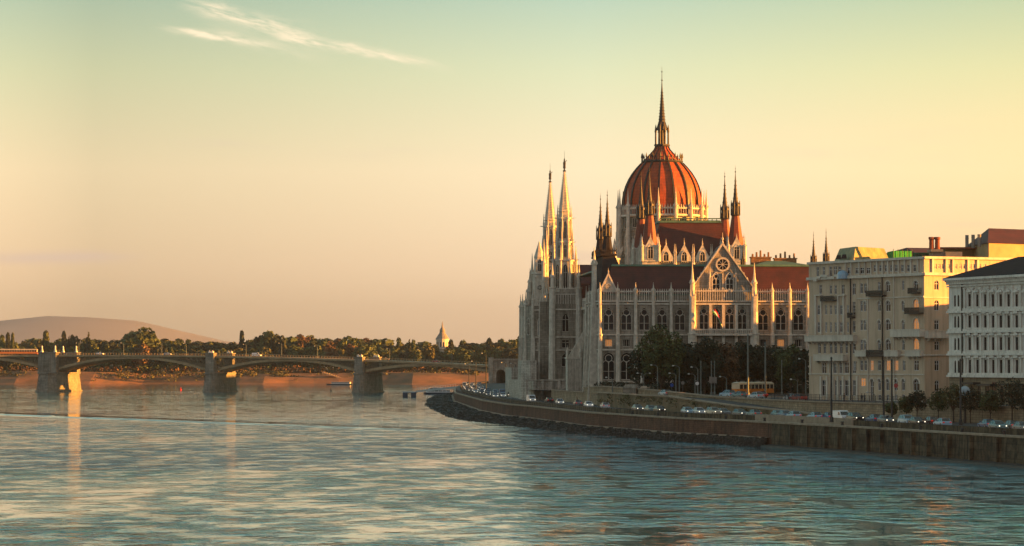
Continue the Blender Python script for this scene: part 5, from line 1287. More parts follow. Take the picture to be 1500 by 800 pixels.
# far wooded bank: individual trees, tallest ones picked from the photograph
kinds = {}
for k, (h_, w_, lf, shp) in enumerate([(19, 15, 'leaf', 'round'), (20, 14, 'leaf_olive', 'round'), (17, 14, 'leaf_rust', 'round'), (18, 15, 'leaf_dark', 'round'), (25, 7, 'leaf', 'poplar'), (24, 6, 'leaf_dark', 'poplar'), (22, 9, 'leaf_dark', 'cone'), (20, 15, 'leaf', 'wide'), (19, 13, 'leaf_olive', 'wide'), (8, 10, 'leaf_olive', 'round'), (7, 9, 'leaf_rust', 'round')]):
    kinds[k] = tree_mesh(100 + k, h_, w_, lf, 1500 if h_ > 10 else 260, 1.15 if h_ > 10 else .8, shp, .16 if h_ > 10 else .1)
HK = {0: 19, 1: 20, 2: 17, 3: 18, 4: 25, 5: 24, 6: 22, 7: 20, 8: 19}
picked = [(206, 481, 62, 7, 'huge round dark tree rising above the far woods left of the second bridge pier'), (393, 484, 34, 0, 'tall dense green tree above the middle of the second bridge span'), (408, 487, 26, 3, 'tall tree joined to the right of the dense green one over the second span'),
          (379, 489, 18, 3, 'tall tree joined to the left of the dense green one over the second span'), (354, 486, 9, 5, 'thin isolated poplar standing above the woods just right of the second pier'), (457, 491, 25, 6, 'pointed dark tree over the right part of the second span'),
          (67, 486, 13, 4, 'slim tree directly above the big left pier'), (94, 487, 9, 5, 'narrow dark poplar just right of the big left pier'), (108, 488, 19, 3, 'rounded tree right of the narrow poplar near the left pier'), (129, 486, 16, 6, 'pointed tree between the left pier and the huge round tree'),
          (12, 489, 8, 5, 'narrow poplar near the left edge of the photo'), (19, 489, 7, 4, 'second narrow poplar near the left edge of the photo'), (3, 492, 10, 4, 'poplar cut by the left edge of the photo'), (500, 497, 26, 0, 'broad tree left of the third bridge pier'), (440, 496, 14, 2, 'reddish tree left of the pointed dark tree'),
          (537, 499, 26, 3, 'dark broad tree directly right of the third bridge pier'), (584, 496, 10, 4, 'tall light poplar left of the pair of dark pointed trees'), (600, 497, 11, 6, 'left one of the two dark pointed trees left of the water tower'), (606, 499, 9, 4, 'right one of the two pointed trees left of the water tower'),
          (661, 499, 9, 5, 'dark poplar immediately right of the water tower'), (717, 497, 11, 5, 'lone dark poplar above the bridge end'), (755, 499, 8, 4, 'poplar right beside the parliament left edge'), (768, 502, 14, 0, 'tree partly hidden behind the parliament left edge'), (629, 502, 22, 1, 'olive tree at the left foot of the water tower'), (735, 507, 16, 8, 'olive tree above the pale bridge abutment')]
rr = random.Random(21)
for u, v, wpx, k, lab in picked:
    D_ = 2300 + rr.uniform(-20, 40) if u != 206 else 2290; hh = (HV - v) / F * D_ + CH - 8.7; sc_w = {0: 15, 1: 14, 2: 14, 3: 15, 4: 7, 5: 6, 6: 9, 7: 15, 8: 13}[k]
    e_ = add_tree('poplar_tree' if k in (4, 5) else ('conifer_tree' if k == 6 else 'park_tree'), kinds[k], P(u, D_).x, D_, 8.7, lab, 'tree', 'tall trees rising over the far wooded bank', 1, rr.uniform(0, 6), 1)
    e_.scale = (wpx / F * D_ / sc_w, wpx / F * D_ / sc_w, hh / HK[k])
far_lab = {0: 'green leafy tree in the dense wood on the far bank', 1: 'olive green tree in the dense wood on the far bank', 2: 'rust coloured tree in the dense wood on the far bank', 3: 'dark green tree in the dense wood on the far bank', 7: 'wide green tree in the dense wood on the far bank', 8: 'wide olive tree in the dense wood on the far bank', 4: 'slim light poplar within the dense wood on the far bank', 6: 'dark pointed tree within the dense wood on the far bank'}
REG = [(-99, 8, 'at the left photo edge'), (8, 50, 'left of the big pier'), (50, 100, 'above the big left pier'), (100, 160, 'left part of span one'), (160, 235, 'middle of span one'), (235, 298, 'right part of span one'), (298, 335, 'above the second pier'),
       (335, 395, 'left part of span two'), (395, 450, 'middle of span two'), (450, 512, 'right part of span two'), (512, 545, 'above the third pier'), (545, 600, 'left part of last span'), (600, 640, 'left of the water tower'), (640, 665, 'at the water tower'), (665, 720, 'right of the water tower'), (720, 999, 'beside the parliament')]
wood = []
for row, (D0_, du) in enumerate(((2272, 14.5), (2340, 15.5), (2430, 17.0))):
    u = -34.0 + row * 5
    while u < 800:
        k = rr.choice([0, 1, 2, 3, 7, 8, 0, 1, 3, 3, 7, 0, 4, 6]); D_ = D0_ + rr.uniform(-12, 22)
        vt = 498 - row * 1.0 + rr.uniform(-3.5, 5) + 2.5 * math.sin(u * .021 + 1) + (4 if 560 < u < 760 else 0)
        if abs(u - 648) < 12: vt = 515
        hh = ((HV - vt) / F * D_ + CH - 8.7) * (.80 if row == 0 else 1.0)
        e_ = add_tree('park_tree' if k not in (4, 6) else ('poplar_tree' if k == 4 else 'conifer_tree'), kinds[k], P(u, D_).x, D_, 8.7, far_lab[k], 'tree', 'trees of the far wooded bank, ' + far_lab[k].split(' tree')[0].split(' poplar')[0], 1, rr.uniform(0, 6.2))
        e_['label'] = far_lab[k].replace(' in the dense wood on the far bank', '').replace(' within the dense wood on the far bank', '') + ', ' + ('front', 'middle', 'back')[row] + ' row, ' + [q_[2] for q_ in REG if q_[0] <= u < q_[1]][0]; wood.append(e_); s_ = hh / HK[k]; e_.scale = (s_ * rr.uniform(.9, 1.25),) * 2 + (s_,); u += du * rr.uniform(.75, 1.25)
singles(wood, 'from left')
# understorey closing the wood towards the bank
mb = MB(); rr = random.Random(31)
for _ in range(420):
    u = rr.uniform(-35, 800); D_ = rr.uniform(2258, 2300); leafcloud(mb, (P(u, D_).x, D_, 10.2 + rr.uniform(0, 3.0)), (4.5, 3, 3.2), 26, .9, rr)
tag(mb.build('undergrowth', 'leaf'), 'dense bushes along the top of the far river bank', 'bushes', kind='stuff')
mb = MB()
for _ in range(260):
    u = rr.uniform(-35, 800); D_ = rr.uniform(2254, 2268); leafcloud(mb, (P(u, D_).x, D_, 9.6 + rr.uniform(0, 2.0)), (4.0, 2, 2.2), 20, .8, rr)
tag(mb.build('bank_shrubs', 'leaf_rust'), 'reddish autumn shrubs on the edge of the far river bank', 'shrubs', kind='stuff')

mb = MB(); rr = random.Random(57)
for _ in range(120):
    u = rr.uniform(-30, 700); f_ = rr.random() ** 2; leafcloud(mb, (P(u, 2228).x, 2218 + 26 * (1 - f_) + rr.uniform(-3, 3), 2.2 + 5.6 * (1 - f_)), (rr.uniform(1.5, 6), 1.5, rr.uniform(.5, 1.3)), 14, .7, rr)
for _ in range(110):
    u = rr.choice([rr.uniform(-30, 60), rr.uniform(95, 300), rr.uniform(340, 420), rr.uniform(560, 700)]); f_ = rr.random() * .5 + (.0 if u < 300 else -.1); leafcloud(mb, (P(u, 2228).x, 2242 - 26 * max(f_, 0) + rr.uniform(-3, 3), 8.2 - 6.0 * max(f_, 0)), (rr.uniform(2.5, 6), 2.2, rr.uniform(1.3, 2.8)), 40, .8, rr)
tag(mb.build('slope_weeds', 'leaf_olive'), 'patches of weeds and low bushes on the sloping stone of the far bank', 'weeds', kind='stuff')
e_ = empty('bank_steps', (P(497, 2236).x, 2236, 0), 0, 'pale stone steps running down the far bank to the moored boat', 'steps'); mb = MB()
for k in range(14): mb.box(-12 + k * 1.7, -8, 8.6 - k * .55 - .6, -10.2 + k * 1.7, -2, 8.9 - k * .55)
mb.build('stair', 'coping', e_)
# ================================================================== VEHICLES
def car_parts(kind):
    """returns dict of part meshes; length along +Y (front towards -Y), z up from the ground"""
    p_ = {}
    if kind == 'van': L, Wd, H = 4.9, 1.85, 2.0; body = [(-2.45, .35), (-2.45, .95), (-1.75, 1.15), (-1.15, 1.85), (-.8, 2.0), (2.35, 2.0), (2.45, 1.1), (2.45, .35)]
    elif kind == 'suv': L, Wd, H = 4.5, 1.85, 1.7; body = [(-2.25, .4), (-2.25, .85), (-2.1, 1.0), (-1.2, 1.1), (2.1, 1.12), (2.25, .9), (2.25, .4)]
    else: L, Wd, H = 4.2, 1.75, 1.45; body = [(-2.1, .3), (-2.1, .62), (-1.95, .8), (-1.0, .92), (1.85, .95), (2.1, .8), (2.1, .32)]
    h_ = Wd / 2
    def hull(pts, wa, wb, zmid):
        mb = MB(); n = len(pts); vs = []
        for sx in (-1, 1):
            for y_, z_ in pts: vs.append((sx * (wa if z_ < zmid else wb), y_, z_))
        return vs, [tuple(range(n)), tuple(range(2 * n - 1, n - 1, -1))] + [(i, n + i, n + (i + 1) % n, (i + 1) % n) for i in range(n)]
    mb = MB(); vs, fs = hull(body, h_, h_ * .93, .9); mb.add(vs, fs)
    if kind != 'van':
        zb, zt = (1.1, 1.66) if kind == 'suv' else (.93, 1.43); ya = -1.05 if kind == 'suv' else -.85; yb = 2.05 if kind == 'suv' else 1.75
        mb.add([(sx * wq_, y_, z_) for y_, z_, wq_ in ((ya + .75, zt, h_ * .72), (yb - .5, zt, h_ * .70), (yb - .45, zt + .05, h_ * .62), (ya + .85, zt + .05, h_ * .62)) for sx in (-1, 1)], [(0, 1, 3, 2), (2, 3, 5, 4), (4, 5, 7, 6), (6, 7, 1, 0), (0, 2, 4, 6), (1, 7, 5, 3)])
        for y_ in (ya + .02, ya + 1.45, yb - .06):
            for sx in (-1, 1): mb.tube((sx * h_ * .91, y_, zb), (sx * h_ * .71, min(max(y_, ya + .75), yb - .5), zt), .045, n=4)
    for sx in (-1, 1): mb.box(sx * h_ - .06, -.75, .95 if kind != 'van' else 1.2, sx * h_ + .16 * sx + .02, -.6, 1.1 if kind != 'van' else 1.4)
    p_['body'] = mb.mesh('body', 'car_silver')
    mb = MB()
    if kind == 'van':
        mb.add([(-.78, -1.79, 1.2), (.78, -1.79, 1.2), (.72, -1.22, 1.84), (-.72, -1.22, 1.84)], [(0, 1, 2, 3)])
        for sx in (-1, 1): mb.add([(sx * (h_ * .93 + .012), -1.5, 1.2), (sx * (h_ * .93 + .012), -.5, 1.2), (sx * (h_ * .93 + .012), -.5, 1.75), (sx * (h_ * .93 + .012), -1.1, 1.75)], [(0, 1, 2, 3)])
    else:
        w1_, w2_ = h_ * .9, h_ * .70
        mb.add([(-w1_, ya, zb), (w1_, ya, zb), (w2_, ya + .75, zt), (-w2_, ya + .75, zt), (-w1_, yb, zb), (w1_, yb, zb), (w2_, yb - .5, zt), (-w2_, yb - .5, zt)], [(0, 1, 2, 3), (5, 4, 7, 6), (1, 5, 6, 2), (4, 0, 3, 7)])
    p_['window'] = mb.mesh('window', 'carglass')
    mb = MB(); mb.lathe(0, 0, [(-.11, .26), (-.10, .33), (.10, .33), (.11, .26)], 14, T=Matrix.Rotation(PI / 2, 4, 'Y')); p_['tyre'] = mb.mesh('tyre', 'rubber')
    mb = MB(); mb.lathe(0, 0, [(-.125, .05), (-.115, .21), (.115, .21), (.125, .05)], 10, T=Matrix.Rotation(PI / 2, 4, 'Y')); p_['rim'] = mb.mesh('rim', 'rim')
    mb = MB(); mb.lathe(0, 0, [(-.05, .07), (-.02, .085), (.05, .085)], 10, T=Matrix.Rotation(PI / 2, 4, 'X') @ Matrix.Scale(-1, 4, (0, 0, 1))); p_['head_on'] = mb.mesh('headlight', 'lamp_on'); 
    p_['head_off'] = p_['head_on'].copy(); p_['head_off'].materials.clear(); p_['head_off'].materials.append(M['lamp_off'])
    mb = MB(); mb.box(-.16, -.02, -.09, .16, .03, .09); p_['tail'] = mb.mesh('tail_light', 'tail')
    p_['dim'] = (h_, L / 2, {'van': .75, 'suv': .8, 'car': .66}[kind]); return p_
CP = {k: car_parts(k) for k in ('car', 'suv', 'van')}
_body = {}
def car(kind, colour, x, y, z, heading, label, group=None, lights=False, name='car'):
    """heading: world angle of the direction of travel"""
    cp = CP[kind]; h_, l_, hz_ = cp['dim']
    e_ = empty('parked_car' if name == 'parked' else ('van' if kind == 'van' else 'car'), (x, y, z), heading + PI / 2, label, 'van' if kind == 'van' else 'car', group)
    key = (kind, colour)
    if key not in _body: me = cp['body'].copy(); me.materials.clear(); me.materials.append(M['car_' + colour]); _body[key] = me
    place('body', _body[key], e_); place('window', cp['window'], e_)
    for yy_ in (-l_ * .64, l_ * .60):
        for sx in (-1, 1):
            w_ = place('wheel', cp['tyre'], e_, (sx * (h_ - .08), yy_, .33)); place('rim', cp['rim'], w_)
    for sx in (-1, 1):
        place('headlight', cp['head_on' if lights else 'head_off'], e_, (sx * (h_ - .28), -l_ - .03, hz_)); place('tail_light', cp['tail'], e_, (sx * (h_ - .26), l_ + .0, hz_ + .12))
    return e_
def lane_at(u, off):
    lo, hi = 480.0, 1500.0                      # where the sight line of column u meets the lane
    for _ in range(50):
        mid = (lo + hi) / 2
        if (u - 750) / F * mid < wq(mid) + off: lo2, hi = lo, mid; hi = mid; lo = lo2
        else: lo = mid
        # X of sight line grows with distance while the lane's X falls
    y_ = (lo + hi) / 2; return wq(y_) + off, y_
def lane_at(u, off):
    f = lambda y: (u - 750) / F * y - wq(y) - off
    a, b = 480.0, 1500.0
    fa = f(a)
    for y_ in range(480, 1500, 4):
        if (f(y_) >= 0) != (fa >= 0): a, b = y_ - 4, y_; break
    for _ in range(30):
        mid = (a + b) / 2
        if (f(mid) >= 0) == (fa >= 0): a = mid
        else: b = mid
    return wq(a) + off, a
def lane_dir(y): d = Vector((wq(y - 4) - wq(y + 4), -8.0)); return math.atan2(d.y, d.x)     # towards the camera
low = [  # u, lane offset, kind, colour, toward camera, lights, label
 (778, 5.4, 'van', 'white', 1, 1, 'white van with orange rear and lit headlights below the parliament terrace corner'), (804, 8.6, 'car', 'black', 0, 0, 'black car right of the white van under the parliament stairs'),
 (820, 5.4, 'car', 'silver', 1, 1, 'silver car with lit headlights below the diagonal stone stairs'), (846, 6.5, 'car', 'grey', 0, 0, 'grey car between the two silver cars below the ribbed porch'), (862, 5.4, 'car', 'white', 1, 1, 'pale car with lit headlights under the ribbed stone porch'),
 (886, 6.0, 'car', 'silver', 0, 0, 'silver hatchback below the hedge wall corner'), (934, 5.4, 'car', 'grey', 1, 1, 'grey car with lit headlights right below the stone portal'), (953, 5.6, 'car', 'teal', 1, 0, 'greenish car right of the portal with headlights off'), (966, 5.4, 'car', 'black', 1, 1, 'black car with lit headlights right of the greenish car'),
 (1007, 5.4, 'car', 'paleblue', 1, 1, 'pale blue car with lit headlights beside the brown embankment'), (1024, 6.4, 'car', 'silver', 1, 1, 'silver car following the pale blue one with one headlight hidden'), (1045, 5.4, 'suv', 'beige', 1, 1, 'beige estate car with lit headlights at the end of the embankment'), (1059, 7.6, 'car', 'grey', 1, 0, 'grey car right behind the beige estate car'),
 (1084, 6.4, 'car', 'grey', 1, 1, 'dark grey car with orange headlights left of the silver green saloon'), (1104, 5.4, 'car', 'teal', 0, 0, 'silver green saloon at the left end of the tan road parapet'), (1140, 7.8, 'car', 'teal', 1, 1, 'teal car with one orange headlight behind the pale saloon'),
 (1150, 6.6, 'car', 'blue', 1, 0, 'small blue car squeezed left of the pale blue saloon'), (1162, 5.0, 'car', 'paleblue', 0, 0, 'pale blue saloon first behind the tan road parapet'), (1193, 5.0, 'car', 'paleblue', 0, 0, 'light blue saloon second behind the tan road parapet'), (1213, 6.6, 'car', 'blue', 0, 0, 'dark blue car at the foot of the tall dark mast'),
 (1232, 5.0, 'van', 'white', 1, 0, 'white panel van on the quay road below the cream building'), (1252, 5.4, 'suv', 'black', 1, 1, 'long dark car with lit headlights right behind the white panel van'), (1280, 6.4, 'car', 'blue', 0, 0, 'blue car left of the navy car with lit headlights'), (1297, 5.2, 'car', 'grey', 1, 1, 'slate grey car with lit headlights below the twin tall masts'),
 (1328, 5.0, 'suv', 'paleblue', 1, 0, 'pale blue car with reddish roof bars below the first street trees'), (1343, 5.0, 'car', 'black', 1, 1, 'black car with lit headlights nose to tail with the pale blue one'), (1363, 8.4, 'car', 'maroon', 0, 0, 'dark maroon car parked behind the silver blue saloon'), (1380, 4.8, 'car', 'paleblue', 0, 0, 'silver blue saloon below the gap between cream building and palace'),
 (1445, 8.0, 'car', 'blue', 0, 0, 'dark blue car between street trees before the palace'), (1461, 5.0, 'car', 'teal', 1, 1, 'greenish car with lit headlights under the palace trees'), (1480, 7.8, 'car', 'grey', 0, 0, 'grey car behind the largest street tree'), (1497, 5.0, 'car', 'grey', 1, 1, 'car with one lit headlight cut by the right photo edge')]
for u, off, kd, colr, tc_, li, lab in low:
    x_, y_ = lane_at(u, off); d_ = lane_dir(y_); car(kd, colr, x_, y_, ROADZ + .01, d_ if tc_ else d_ + PI, lab, 'cars on the lower quay road', bool(li))
ramp_c = [(974, 722, 8.12, 'car', 'silver', 0, 'silver car alone on the ramp above the brown embankment'), (1066, 690, 8.12, 'suv', 'paleblue', 0, 'pale blue car with glowing tail light left of the tram front'), (1083, 684, 8.12, 'car', 'teal', 0, 'small greenish car in front of the orange tram'),
          (1107, 668, 7.8, 'car', 'silver', 0, 'silver car with red roof light below the middle of the tram'), (1113, 684, 8.1, 'car', 'red', 0, 'red car half hidden behind the silver one below the tram'), (1160, 634, 6.9, 'car', 'silver', 0, 'silver car descending the ramp beside the red one'), (1169, 632, 6.8, 'car', 'red', 0, 'red car descending the ramp below the cream building corner')]
for u, D_, z_, kd, colr, tc_, lab in ramp_c:
    z_ = 8.12 if D_ > 680 else shelf_z(D_) + .02; xx_ = P(u, D_).x
    car(kd, colr, xx_, D_, z_ if xx_ < rw(D_) else 8.22, lane_dir(D_) + PI + .25, lab, 'cars on the ramp road')
# queue of traffic on the bend of the quay, far
rr = random.Random(77); cols_ = ['silver', 'white', 'black', 'grey', 'teal', 'blue', 'black', 'grey', 'paleblue']
ok = 0
for k in range(34):
    y_ = 930 + k * 15.5 + rr.uniform(-3, 3); off = (4.6, 7.6, 10.6)[k % 3]
    if wq(y_) + off > rw(y_) - 1.2: continue
    li = off < 9 or k % 2 == 0; c_ = cols_[k % 9]
    nmc = {'paleblue': 'pale blue'}.get(c_, c_)
    far_ = 'near the bridge' if y_ > 1250 else ('on the bend below the parliament terrace' if y_ < 1060 else 'on the outer curve of the quay')
    car('van' if k % 11 == 5 else 'car', c_, wq(y_) + off, y_, ROADZ + .01, lane_dir(y_), 'distant %s %s %s, headlights %s' % (nmc, 'van' if k % 11 == 5 else 'car', far_, 'lit' if li else 'off'), 'distant %s traffic %s %s %s' % (nmc, far_, 'lit' if li else 'unlit', 'van' if k % 11 == 5 else 'car'), li)
# tram by the parliament (two cars)
def tram(loc, rz, L, label, front='tram_cream'):
    e_ = empty('tram', loc, rz, label, 'tram'); w_ = 1.15
    n_w = int(L / 1.35); T0 = None
    mb = MB(); mb.box(-L / 2, -w_, .75, L / 2, w_, 1.75); mb.box(-L / 2 - .35, -w_ * .7, .7, L / 2 + .35, w_ * .7, 1.75); mb.build('lower_body', 'tram_orange', e_)
    mb = MB(); mb.box(-L / 2, -w_, 2.75, L / 2, w_, 3.1); mb.fr((-L / 2 - .3, -w_ * .7, L / 2 + .3, w_ * .7), 3.1, (-L / 2 + .4, -w_ * .5, L / 2 - .4, w_ * .5), 3.35)
    for k in range(n_w + 1):
        x_ = -L / 2 + .12 + (L - .24) * k / n_w; mb.box(x_ - .12, -w_, 1.75, x_ + .12, w_, 2.75)
    mb.build('upper_body', 'tram_cream', e_)
    mb = MB(); mb.box(-L / 2 + .05, -w_ + .06, 1.75, L / 2 - .05, w_ - .06, 2.75); mb.build('window_band', 'glass_mid', e_)
    mb = MB(); mb.box(-L / 2 + .6, -w_ + .1, .3, L / 2 - .6, w_ - .1, .75); mb.build('bogie_skirt', 'iron', e_)
    for x_ in (-L * .33, -L * .2, L * .2, L * .33):
        mb = MB(); mb.lathe(0, 0, [(-w_ + .1, .34), (w_ - .1, .34)], 10, T=Matrix.Translation((x_, 0, .34)) @ Matrix.Rotation(PI / 2, 4, 'X')); mb.build('wheel', 'rubber', e_)
    mb = MB(); mb.tube((0, -.5, 3.35), (.9, 0, 4.1), .04); mb.tube((0, .5, 3.35), (.9, 0, 4.1), .04); mb.tube((.9, 0, 4.1), (-.1, 0, 4.9), .04); mb.box(-.2, -.8, 4.88, 0, .8, 4.94); mb.build('pantograph', 'iron', e_)
    for x_ in (-L * .3, L * .15): mb = MB(); mb.box(x_ - .5, -.3, 3.36, x_ + .5, .3, 3.6); mb.build('roof_box', 'grey_plaster', e_)
    return e_
tx0, tx1 = P(1076, 712), P(1129, 722)
cx_ = (tx0 + tx1) / 2; ta = math.atan2(10, tx1.x - tx0.x)
tram((cx_.x, cx_.y, 8.22), ta, (tx1 - tx0).length - .6, 'orange and cream tram on the upper level in front of the parliament trees')
mb = MB(); 
for o_ in (-.72, .72):
    c = Vector((cx_.x, cx_.y, 0)); d = Vector((math.cos(ta), math.sin(ta), 0)); n = Vector((-d.y, d.x, 0)); a, b = c + n * o_ - d * 40, c + n * o_ + d * 60; mb.tube((a.x, a.y, 8.24), (b.x, b.y, 8.24), .04, n=4)
tag(mb.build('tram_rails', 'iron'), kind='structure')
c, d, n = bframe(-215)
tram((c.x - n.x * 6, c.y - n.y * 6, deck_z(-215) + .02), 0, 54, 'long orange tram crossing the left end of the bridge')
for s_, off, kd, colr, lab in ((-150, -7, 'car', 'white', 'white car on the bridge just right of the big left pier'), (-60, -7, 'van', 'white', 'white van on the bridge over the second span'), (12, -7, 'car', 'yellow', 'yellow car on the bridge right of the third pier'), (-110, -9, 'car', 'silver', 'silver car on the bridge over the first span'), (40, -8, 'car', 'red', 'red car on the bridge near its land end')):
    c, d, n = bframe(s_); car(kd, colr, c.x + n.x * off, c.y + n.y * off, deck_z(s_) + .02, math.atan2(d.y, d.x), lab, 'cars crossing the bridge')

# ================================================================== STREET FURNITURE
def lamp(x, y, z, h_, label, arms=1, dark=False, group=None, name='street_lamp', ang=PI):
    e_ = empty(name, (x, y, z), 0, label, 'street lamp', group); ma = 'pole_dark' if dark else 'pole'; r_ = .09 + h_ * .006
    mb = MB(); mb.lathe(0, 0, [(0, r_ * 2.2), (.5, r_ * 1.9), (.6, r_ * 1.2), (h_, r_ * .7)], 8); mb.build('pole', ma, e_)
    for k in range(arms):
        a = ang + k * PI; c, s = math.cos(a), math.sin(a)
        mb = MB(); mb.tube((0, 0, h_ - .1), (.5 * c, .5 * s, h_ + .35), .06); mb.tube((.5 * c, .5 * s, h_ + .35), (1.3 * c, 1.3 * s, h_ + .4), .05); ar = mb.build('arm', ma, e_)
        mb = MB(); mb.lathe(1.5 * c, 1.5 * s, [(h_ + .22, .08), (h_ + .28, .26), (h_ + .42, .28), (h_ + .55, .1)], 8); mb.build('lamp_head', 'lamp_glass', ar)
    return e_
lamps = [(897, 752, 553, 1, 'street lamp over the hedge at the parliament corner'), (943, 745, 547, 2, 'double armed street lamp left of the tall green tree'), (963, 742, 535, 1, 'street lamp in front of the tallest green tree'), (995, 740, 536, 1, 'taller of the two street lamps right of the tallest tree'),
         (990, 730, 547, 1, 'shorter of the two street lamps right of the tallest tree'), (1022, 736, 538, 1, 'street lamp immediately left of the plain grey mast'), (1018, 728, 548, 1, 'short street lamp left of the plain grey mast'), (1064, 724, 552, 1, 'street lamp just left of the tram'), (1168, 700, 556, 1, 'street lamp at the left foot of the cream building'),
         (1281, 602, 575, 1, 'small street lamp before the arched door of the cream building'), (1180, 720, 526, 1, 'street lamp touching the left edge of the cream building')]
for u, D_, v, ar, lab in lamps:
    x_ = P(u, D_).x; lamp(x_, D_, 8.15, CH + (HV - v) / F * D_ - 8.5, lab, ar, group='street lamps on the upper level')
def mast(u, D_, z0, v, label, dark=False, box=None, r_=.16):
    x_ = P(u, D_).x; h_ = CH + (HV - v) / F * D_ - z0; e_ = empty('mast', (x_, D_, z0), 0, label, 'mast', 'tall masts along the quay')
    mb = MB(); mb.lathe(0, 0, [(0, r_ * 1.8), (.9, r_ * 1.6), (1.0, r_), (h_, r_ * .65)], 8); mb.build('pole', 'pole_dark' if dark else 'pole', e_)
    mb = MB(); mb.lathe(0, 0, [(h_, r_ * .9), (h_ + .25, r_ * .9), (h_ + .45, .02)], 8); mb.build('cap', 'pole_dark' if dark else 'pole', e_)
    if box: mb = MB(); mb.box(-.5, -.35, box, .5, .35, box + 1.5); mb.box(-.3, -.4, box + .2, .3, -.352, box + 1.3); mb.build('signal_box', 'grey_plaster', e_)
    return e_
mast(1095.5, 706, 8.2, 492, 'tall grey mast in front of the left half of the tram', r_=.24); mast(1121, 704, 8.2, 504, 'tall grey mast in front of the right half of the tram', r_=.24); mast(1145, 715, 8.2, 530, 'grey mast midway between the tram and the cream building'); mast(1026.5, 732, 8.2, 531, 'plain grey mast below the left side of the gable')
mast(1042, 728, 8.15, 531, 'left mast of the close pair with signal boxes', box=3.0); mast(1046.5, 728, 8.15, 531, 'right mast of the close pair with signal boxes', box=3.0)
mast(1217.5, 556, ROADZ, 526, 'tall dark mast before the left half of the cream building', True, r_=.22); mast(1294, 548, ROADZ, 531, 'left one of two tall dark masts before the cream building', True, r_=.2); mast(1306, 545, ROADZ, 529, 'right one of two tall dark masts before the cream building', True, r_=.2); mast(1406.5, 530, ROADZ, 529, 'tall dark mast before the left end of the white palace', True, r_=.2)
for u, v in ((697, 520), (741, 521), (755, 522), (712, 508), (687, 524)):
    y_ = 1130 - (u - 690) * 2.0; x_ = P(u, y_).x; lamp(x_, y_, ROADZ if x_ < rw(y_) else 8.2, CH + (HV - v) / F * y_ - 8.0, 'slim dark lamp post on the distant quay road bend', 1, True, 'distant lamp posts on the quay bend')
for i, s_ in enumerate((-160, -134, -112, -98, -64, -44, -24, 16, 33, 50)):
    c, d, n = bframe(s_); q = c - n * (WB - .4); lamp(q.x, q.y, deck_z(s_), 6.0 if i != 5 else 7.0, 'thin lamp post standing along the bridge railing', 1, False, 'lamp posts of the bridge')
# railings
def railing(ya, yb, f, z, label, h_=1.0, step=2.0, ma='iron', bars=0):
    e_ = empty('railing', (f(ya), ya, z(ya)), 0, label, 'railing'); T = Matrix.Translation((-f(ya), -ya, -z(ya))); ys_ = stations(ya, yb, step); mb = MB(T)
    for a, b in zip(ys_, ys_[1:]):
        for q in (h_, h_ * .5): mb.tube((f(a), a, z(a) + q), (f(b), b, z(b) + q), .035, n=4)
    mb.build('rail', ma, e_); mb = MB(T)
    for a in ys_: mb.tube((f(a), a, z(a)), (f(a), a, z(a) + h_ + .05), .05, n=4)
    if bars:
        for a in stations(ya, yb, bars): mb.tube((f(a), a, z(a)), (f(a), a, z(a) + h_), .03, n=3)
    mb.build('post', ma, e_)
railing(455, 640, lambda y: rw(y) + .4, lambda y: rt(y) + .28, 'black iron railing on the retaining wall below the cream building', 1.3, 2.4, bars=.45)
railing(700, 1180, lambda y: wq(y) + .5, lambda y: 4.85, 'thin dark railing along the brick quay edge', .9, 3.0)
for y_ in (480, 497, 515, 533, 552, 571, 590, 610, 628, 646, 666, 688):
    e_ = empty('bollard', (wq(y_) + .4, y_, 4.85), 0, 'squat black mooring bollard on the quay coping', 'bollard', 'bollards on the quay coping')
    mb = MB(); mb.lathe(0, 0, [(0, .28), (.45, .2), (.5, .34), (.62, .34), (.68, .2)], 10); mb.build('post', 'iron', e_)
# road signs
for u, D_, z_, h_, ma, lab in ((984, 727, 8.15, 2.9, 'sign_blue', 'small blue road sign above the silver ramp car'), (1000, 729, 8.15, 3.4, 'grey_plaster', 'grey backed road sign right of the blue one'), (1021, 724, 8.15, 3.3, 'white_paint', 'white road sign plate near the plain grey mast'), (1312, 575, 8.3, 3.8, 'car_red', 'small round red traffic sign before the cream building arches')):
    e_ = empty('road_sign', (P(u, D_).x, D_, z_), 0, lab, 'road sign'); mb = MB(); mb.tube((0, 0, 0), (0, 0, h_), .05); mb.build('pole', 'pole', e_)
    mb = MB(); mb.lathe(0, 0, [(-.03, .42), (.03, .42)], 12, T=Matrix.Translation((0, -.1, h_ - .3)) @ Matrix.Rotation(PI / 2, 4, 'X')); mb.build('plate', ma, e_)
# pale globe (street kiosk dome) by the palace
e_ = empty('advertising_globe', (P(1413, 546).x, 546, ROADZ), 0, 'pale blue globe on a post between street trees by the palace', 'globe'); mb = MB(); mb.lathe(0, 0, [(0, .25), (4.6, .18)], 8); mb.build('post', 'pole_dark', e_)
mb = MB(); mb.lathe(0, 0, [(4.5, .1)] + [(5.6 - 1.05 * math.cos(PI * k / 8), 1.05 * math.sin(PI * k / 8)) for k in range(1, 8)] + [(6.7, .02)], 14); mb.build('globe', 'pontoon', e_, True)
